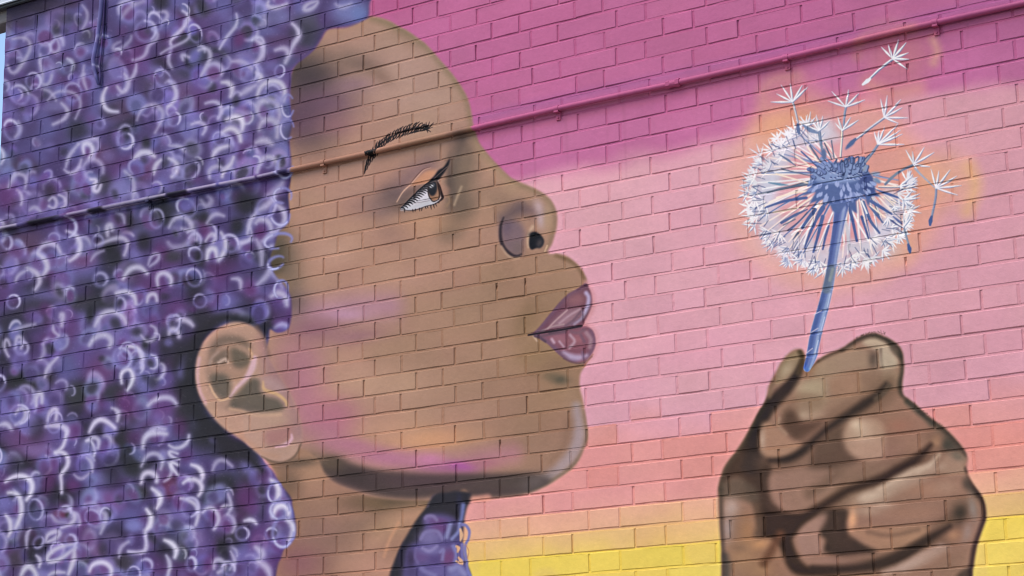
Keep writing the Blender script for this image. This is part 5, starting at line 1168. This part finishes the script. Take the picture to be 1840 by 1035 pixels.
# mortar: bed joints weathered back under the upper brick, perpends of uneven depth
bm = bmesh.new()
def strip(xs, prof):
    rows = [[bm.verts.new((x - WX, y, z)) for y, z in prof(x)] for x in xs]
    for a, b in zip(rows, rows[1:]):
        for i in range(len(a) - 1): bm.faces.new((a[i], b[i], b[i + 1], a[i + 1]))
rm = random.Random(11)
for k in range(KTOP, KBOT + 2):
    zt = -k * COURSE + JT / 2 + .003; zb = -k * COURSE - JT / 2 - .003
    n = int((XR - XL) / .035); xs = [XL + (XR - XL) * i / n for i in range(n + 1)]
    base = rm.uniform(.0011, .0022); ph = [rm.uniform(0, 6.28) for _ in range(3)]
    def prof(x):
        d = base + .0008 * math.sin(x * 7 + ph[0]) + .0006 * math.sin(x * 19 + ph[1]) + rm.uniform(-.0004, .0004)
        if rm.random() < .03: d = .0008
        d = max(.0006, d)
        return [(d + .0014, up(zt)), (d + .0008, up(-k * COURSE + .001)), (max(.0004, d - .0014), up(zb))]
    strip(xs, prof)
def perp(x, z0, z1):
    d = min(.008, max(.0008, rm.gauss(.0022, .0011)))
    n = 4
    hole = rm.random() < .018
    rows = []
    for i in range(n + 1):
        e = d + rm.uniform(-.0006, .0006)
        if hole and i == n - 1: e = .008
        z = up(z0 + (z1 - z0) * i / n)
        rows.append([bm.verts.new((x - JT / 2 - .003 - WX, e + .0006, z)), bm.verts.new((x - WX, e + rm.uniform(-.0002, .0006), z)), bm.verts.new((x + JT / 2 + .003 - WX, max(.0004, e - .0006), z))])
    for p, q in zip(rows, rows[1:]):
        for i in range(2): bm.faces.new((p[i], p[i + 1], q[i + 1], q[i]))
for x, z, L, Hh in places:
    perp(x + L / 2 + JT / 2, z - Hh / 2, z + Hh / 2)
o = link('mortar_joint', bm, M_MORTAR, wall); o['kind'] = 'stuff'
# body of the wall behind the facing, and the return wall at the corner
bm = bmesh.new(); add_box(bm, XL + .012 - WX, XR + 3 - WX, .012, .22, 0, up(KTOP * -COURSE))
link('wall_core', bm, M_MORTAR, wall)
bm = bmesh.new(); add_box(bm, XL - WX + .001, XL + .11 - WX, .06, 6, 0, up(KTOP * -COURSE) - .002)
link('return_wall', bm, M_RAW, wall)

# ---------------------------------------------------------------- conduit across the wall
PR = .0112
pp = [(-1.72, -.188), (-1.602, -.1945), (-1.25, -.199), (-.9, -.203), (-.45, -.212), (.01, -.2195), (.63, -.220), (1.16, -.213), (1.593, -.2085), (2.107, -.2105), (2.53, -.2075), (3.05, -.197), (3.53, -.1965), (4.2, -.1965), (4.62, -.1965)]
def pipe_z(x):
    for (a, za), (b, zb) in zip(pp, pp[1:]):
        if a <= x <= b: return za + (zb - za) * (x - a) / (b - a) - .0055
    return pp[-1][1] - .0055
PY_ = -.0150
pipe = thing('wall_pipe', 'long thin pipe clipped across the mural wall, painted over with it', 'pipe', (1.5, 0, up(-.21)))
def pl_(p): return (p[0] - 1.5, p[1], p[2] - up(-.21))
bm = bmesh.new()
xs = [XL + .004 + i * .06 for i in range(int((XR - XL) / .06) + 1)]
add_tube(bm, [pl_((x, PY_ + .0012 * math.sin(x * 2.3), up(pipe_z(x)))) for x in xs], PR, 18)
link('tube', bm, M_PIPE, pipe, True)
def clip_at(x):
    bm = bmesh.new(); z = up(pipe_z(x)); hw = .0105
    add_tube(bm, [pl_((x - hw, PY_, z)), (x - hw - 1.5, PY_, z - up(-.21)), ] if False else [pl_((x - hw, PY_, z)), pl_((x + hw, PY_, z))], PR + .0024, 18)
    add_box(bm, x - hw - 1.5, x + hw - 1.5, -.006, .002, z - .046 - up(-.21), z - up(-.21), .001)
    add_box(bm, x - hw - 1.5, x + hw - 1.5, -.026, -.004, z - PR - .006 - up(-.21), z - PR + .002 - up(-.21), .001)
    c_ = link('pipe_clip', bm, M_PIPE, pipe)
    b2 = bmesh.new(); bmesh.ops.create_cone(b2, cap_ends=True, segments=8, radius1=.0042, radius2=.0034, depth=.004, matrix=Matrix.Translation(pl_((x, -.008, z - .036))) @ Matrix.Rotation(math.pi / 2, 4, 'X'))
    link('screw', b2, M_PIPE, c_)
for x in (-.62, .40, 1.593, 2.61, 3.205): clip_at(x)
bm = bmesh.new(); x = 2.128; z = up(pipe_z(x))
for dx, r in ((-.030, .0165), (.012, .018)):
    add_tube(bm, [pl_((x + dx, PY_, z)), pl_((x + dx + .016, PY_, z))], r, 6)
add_tube(bm, [pl_((x - .016, PY_, z)), pl_((x + .014, PY_, z))], .0145, 16)
link('coupling', bm, M_PIPE, pipe)

# ---------------------------------------------------------------- cut cable hanging from the eave
cab = thing('hanging_cable', 'short painted-over cable end hanging down the wall near the roof corner', 'cable', (-.92, 0, up(.78)))
def W(x, y, yw=-.014):
    q = np.linalg.inv(HI) @ np.array([x, y, 1.0]); q = q[:2] / q[2]
    return (q[0] * PAIR + .92, yw, -q[1] * COURSE - .78)
bm = bmesh.new()
c1 = [(188, -26), (187, 0), (185, 25), (183, 48), (179, 72), (175, 92), (172.5, 108), (173, 122), (176, 138), (180.5, 153)]
add_tube(bm, [W(x, y, -.017 + .002 * math.sin(y * .1)) for x, y in c1], [.0115] * 3 + [.0105, .0105, .011, .0105, .0095, .008, .005], 12)
link('sheath', bm, M_CABLE, cab, True)
bm = bmesh.new()
add_tube(bm, [W(x, y, -.010) for x, y in [(191, -26), (189.5, 20), (188, 55), (185, 88), (182, 118), (183, 140), (181.5, 154)]], .0048, 8)
link('core_wire', bm, M_MORTAR, cab, True)

# ---------------------------------------------------------------- metal capping along the top of the wall
ez0 = up(.981)
cap_ = thing('wall_capping', 'pale grey metal capping along the top edge of the brick wall', 'capping', (WX, 0, ez0))
def eb(x0, x1, y0, y1, z0, z1, name, m, bev=.002):
    bm = bmesh.new(); add_box(bm, x0 - WX, x1 - WX, y0, y1, z0 - ez0, z1 - ez0, bev); return link(name, bm, m, cap_)
bm = bmesh.new()
prof = [(-.022, .004), (-.030, 0), (-.034, .004), (-.031, .012), (-.031, .13), (-.029, .134), (.26, .150), (.26, .147), (-.026, .130), (-.0285, .126), (-.0285, .010)]
ra = [bm.verts.new((XL - .34 - WX, y, z)) for y, z in prof]; rb = [bm.verts.new((XR + 2.9 - WX, y, z)) for y, z in prof]
for i in range(len(prof)):
    k = (i + 1) % len(prof); bm.faces.new((ra[i], rb[i], rb[k], ra[k]))
bm.faces.new(ra[::-1]); bm.faces.new(rb)
link('flashing', bm, M_GUTTER, cap_)
eb(XL - .33, XR + 2.8, -.019, -.001, ez0 - .010, ez0 + .11, 'packer', M_SOFFIT)
eb(XL - .32, XL - .004, .02, .13, ez0 - .074, ez0 + .03, 'end_block', M_TIMBER, .012)
for i in range(9):
    b2 = bmesh.new(); bmesh.ops.create_cone(b2, cap_ends=True, segments=8, radius1=.006, radius2=.005, depth=.004, matrix=Matrix.Translation((XL + .1 + i * .75 - WX, -.0325, .07)) @ Matrix.Rotation(math.pi / 2, 4, 'X'))
    link('rivet', b2, M_GUTTER, cap_)
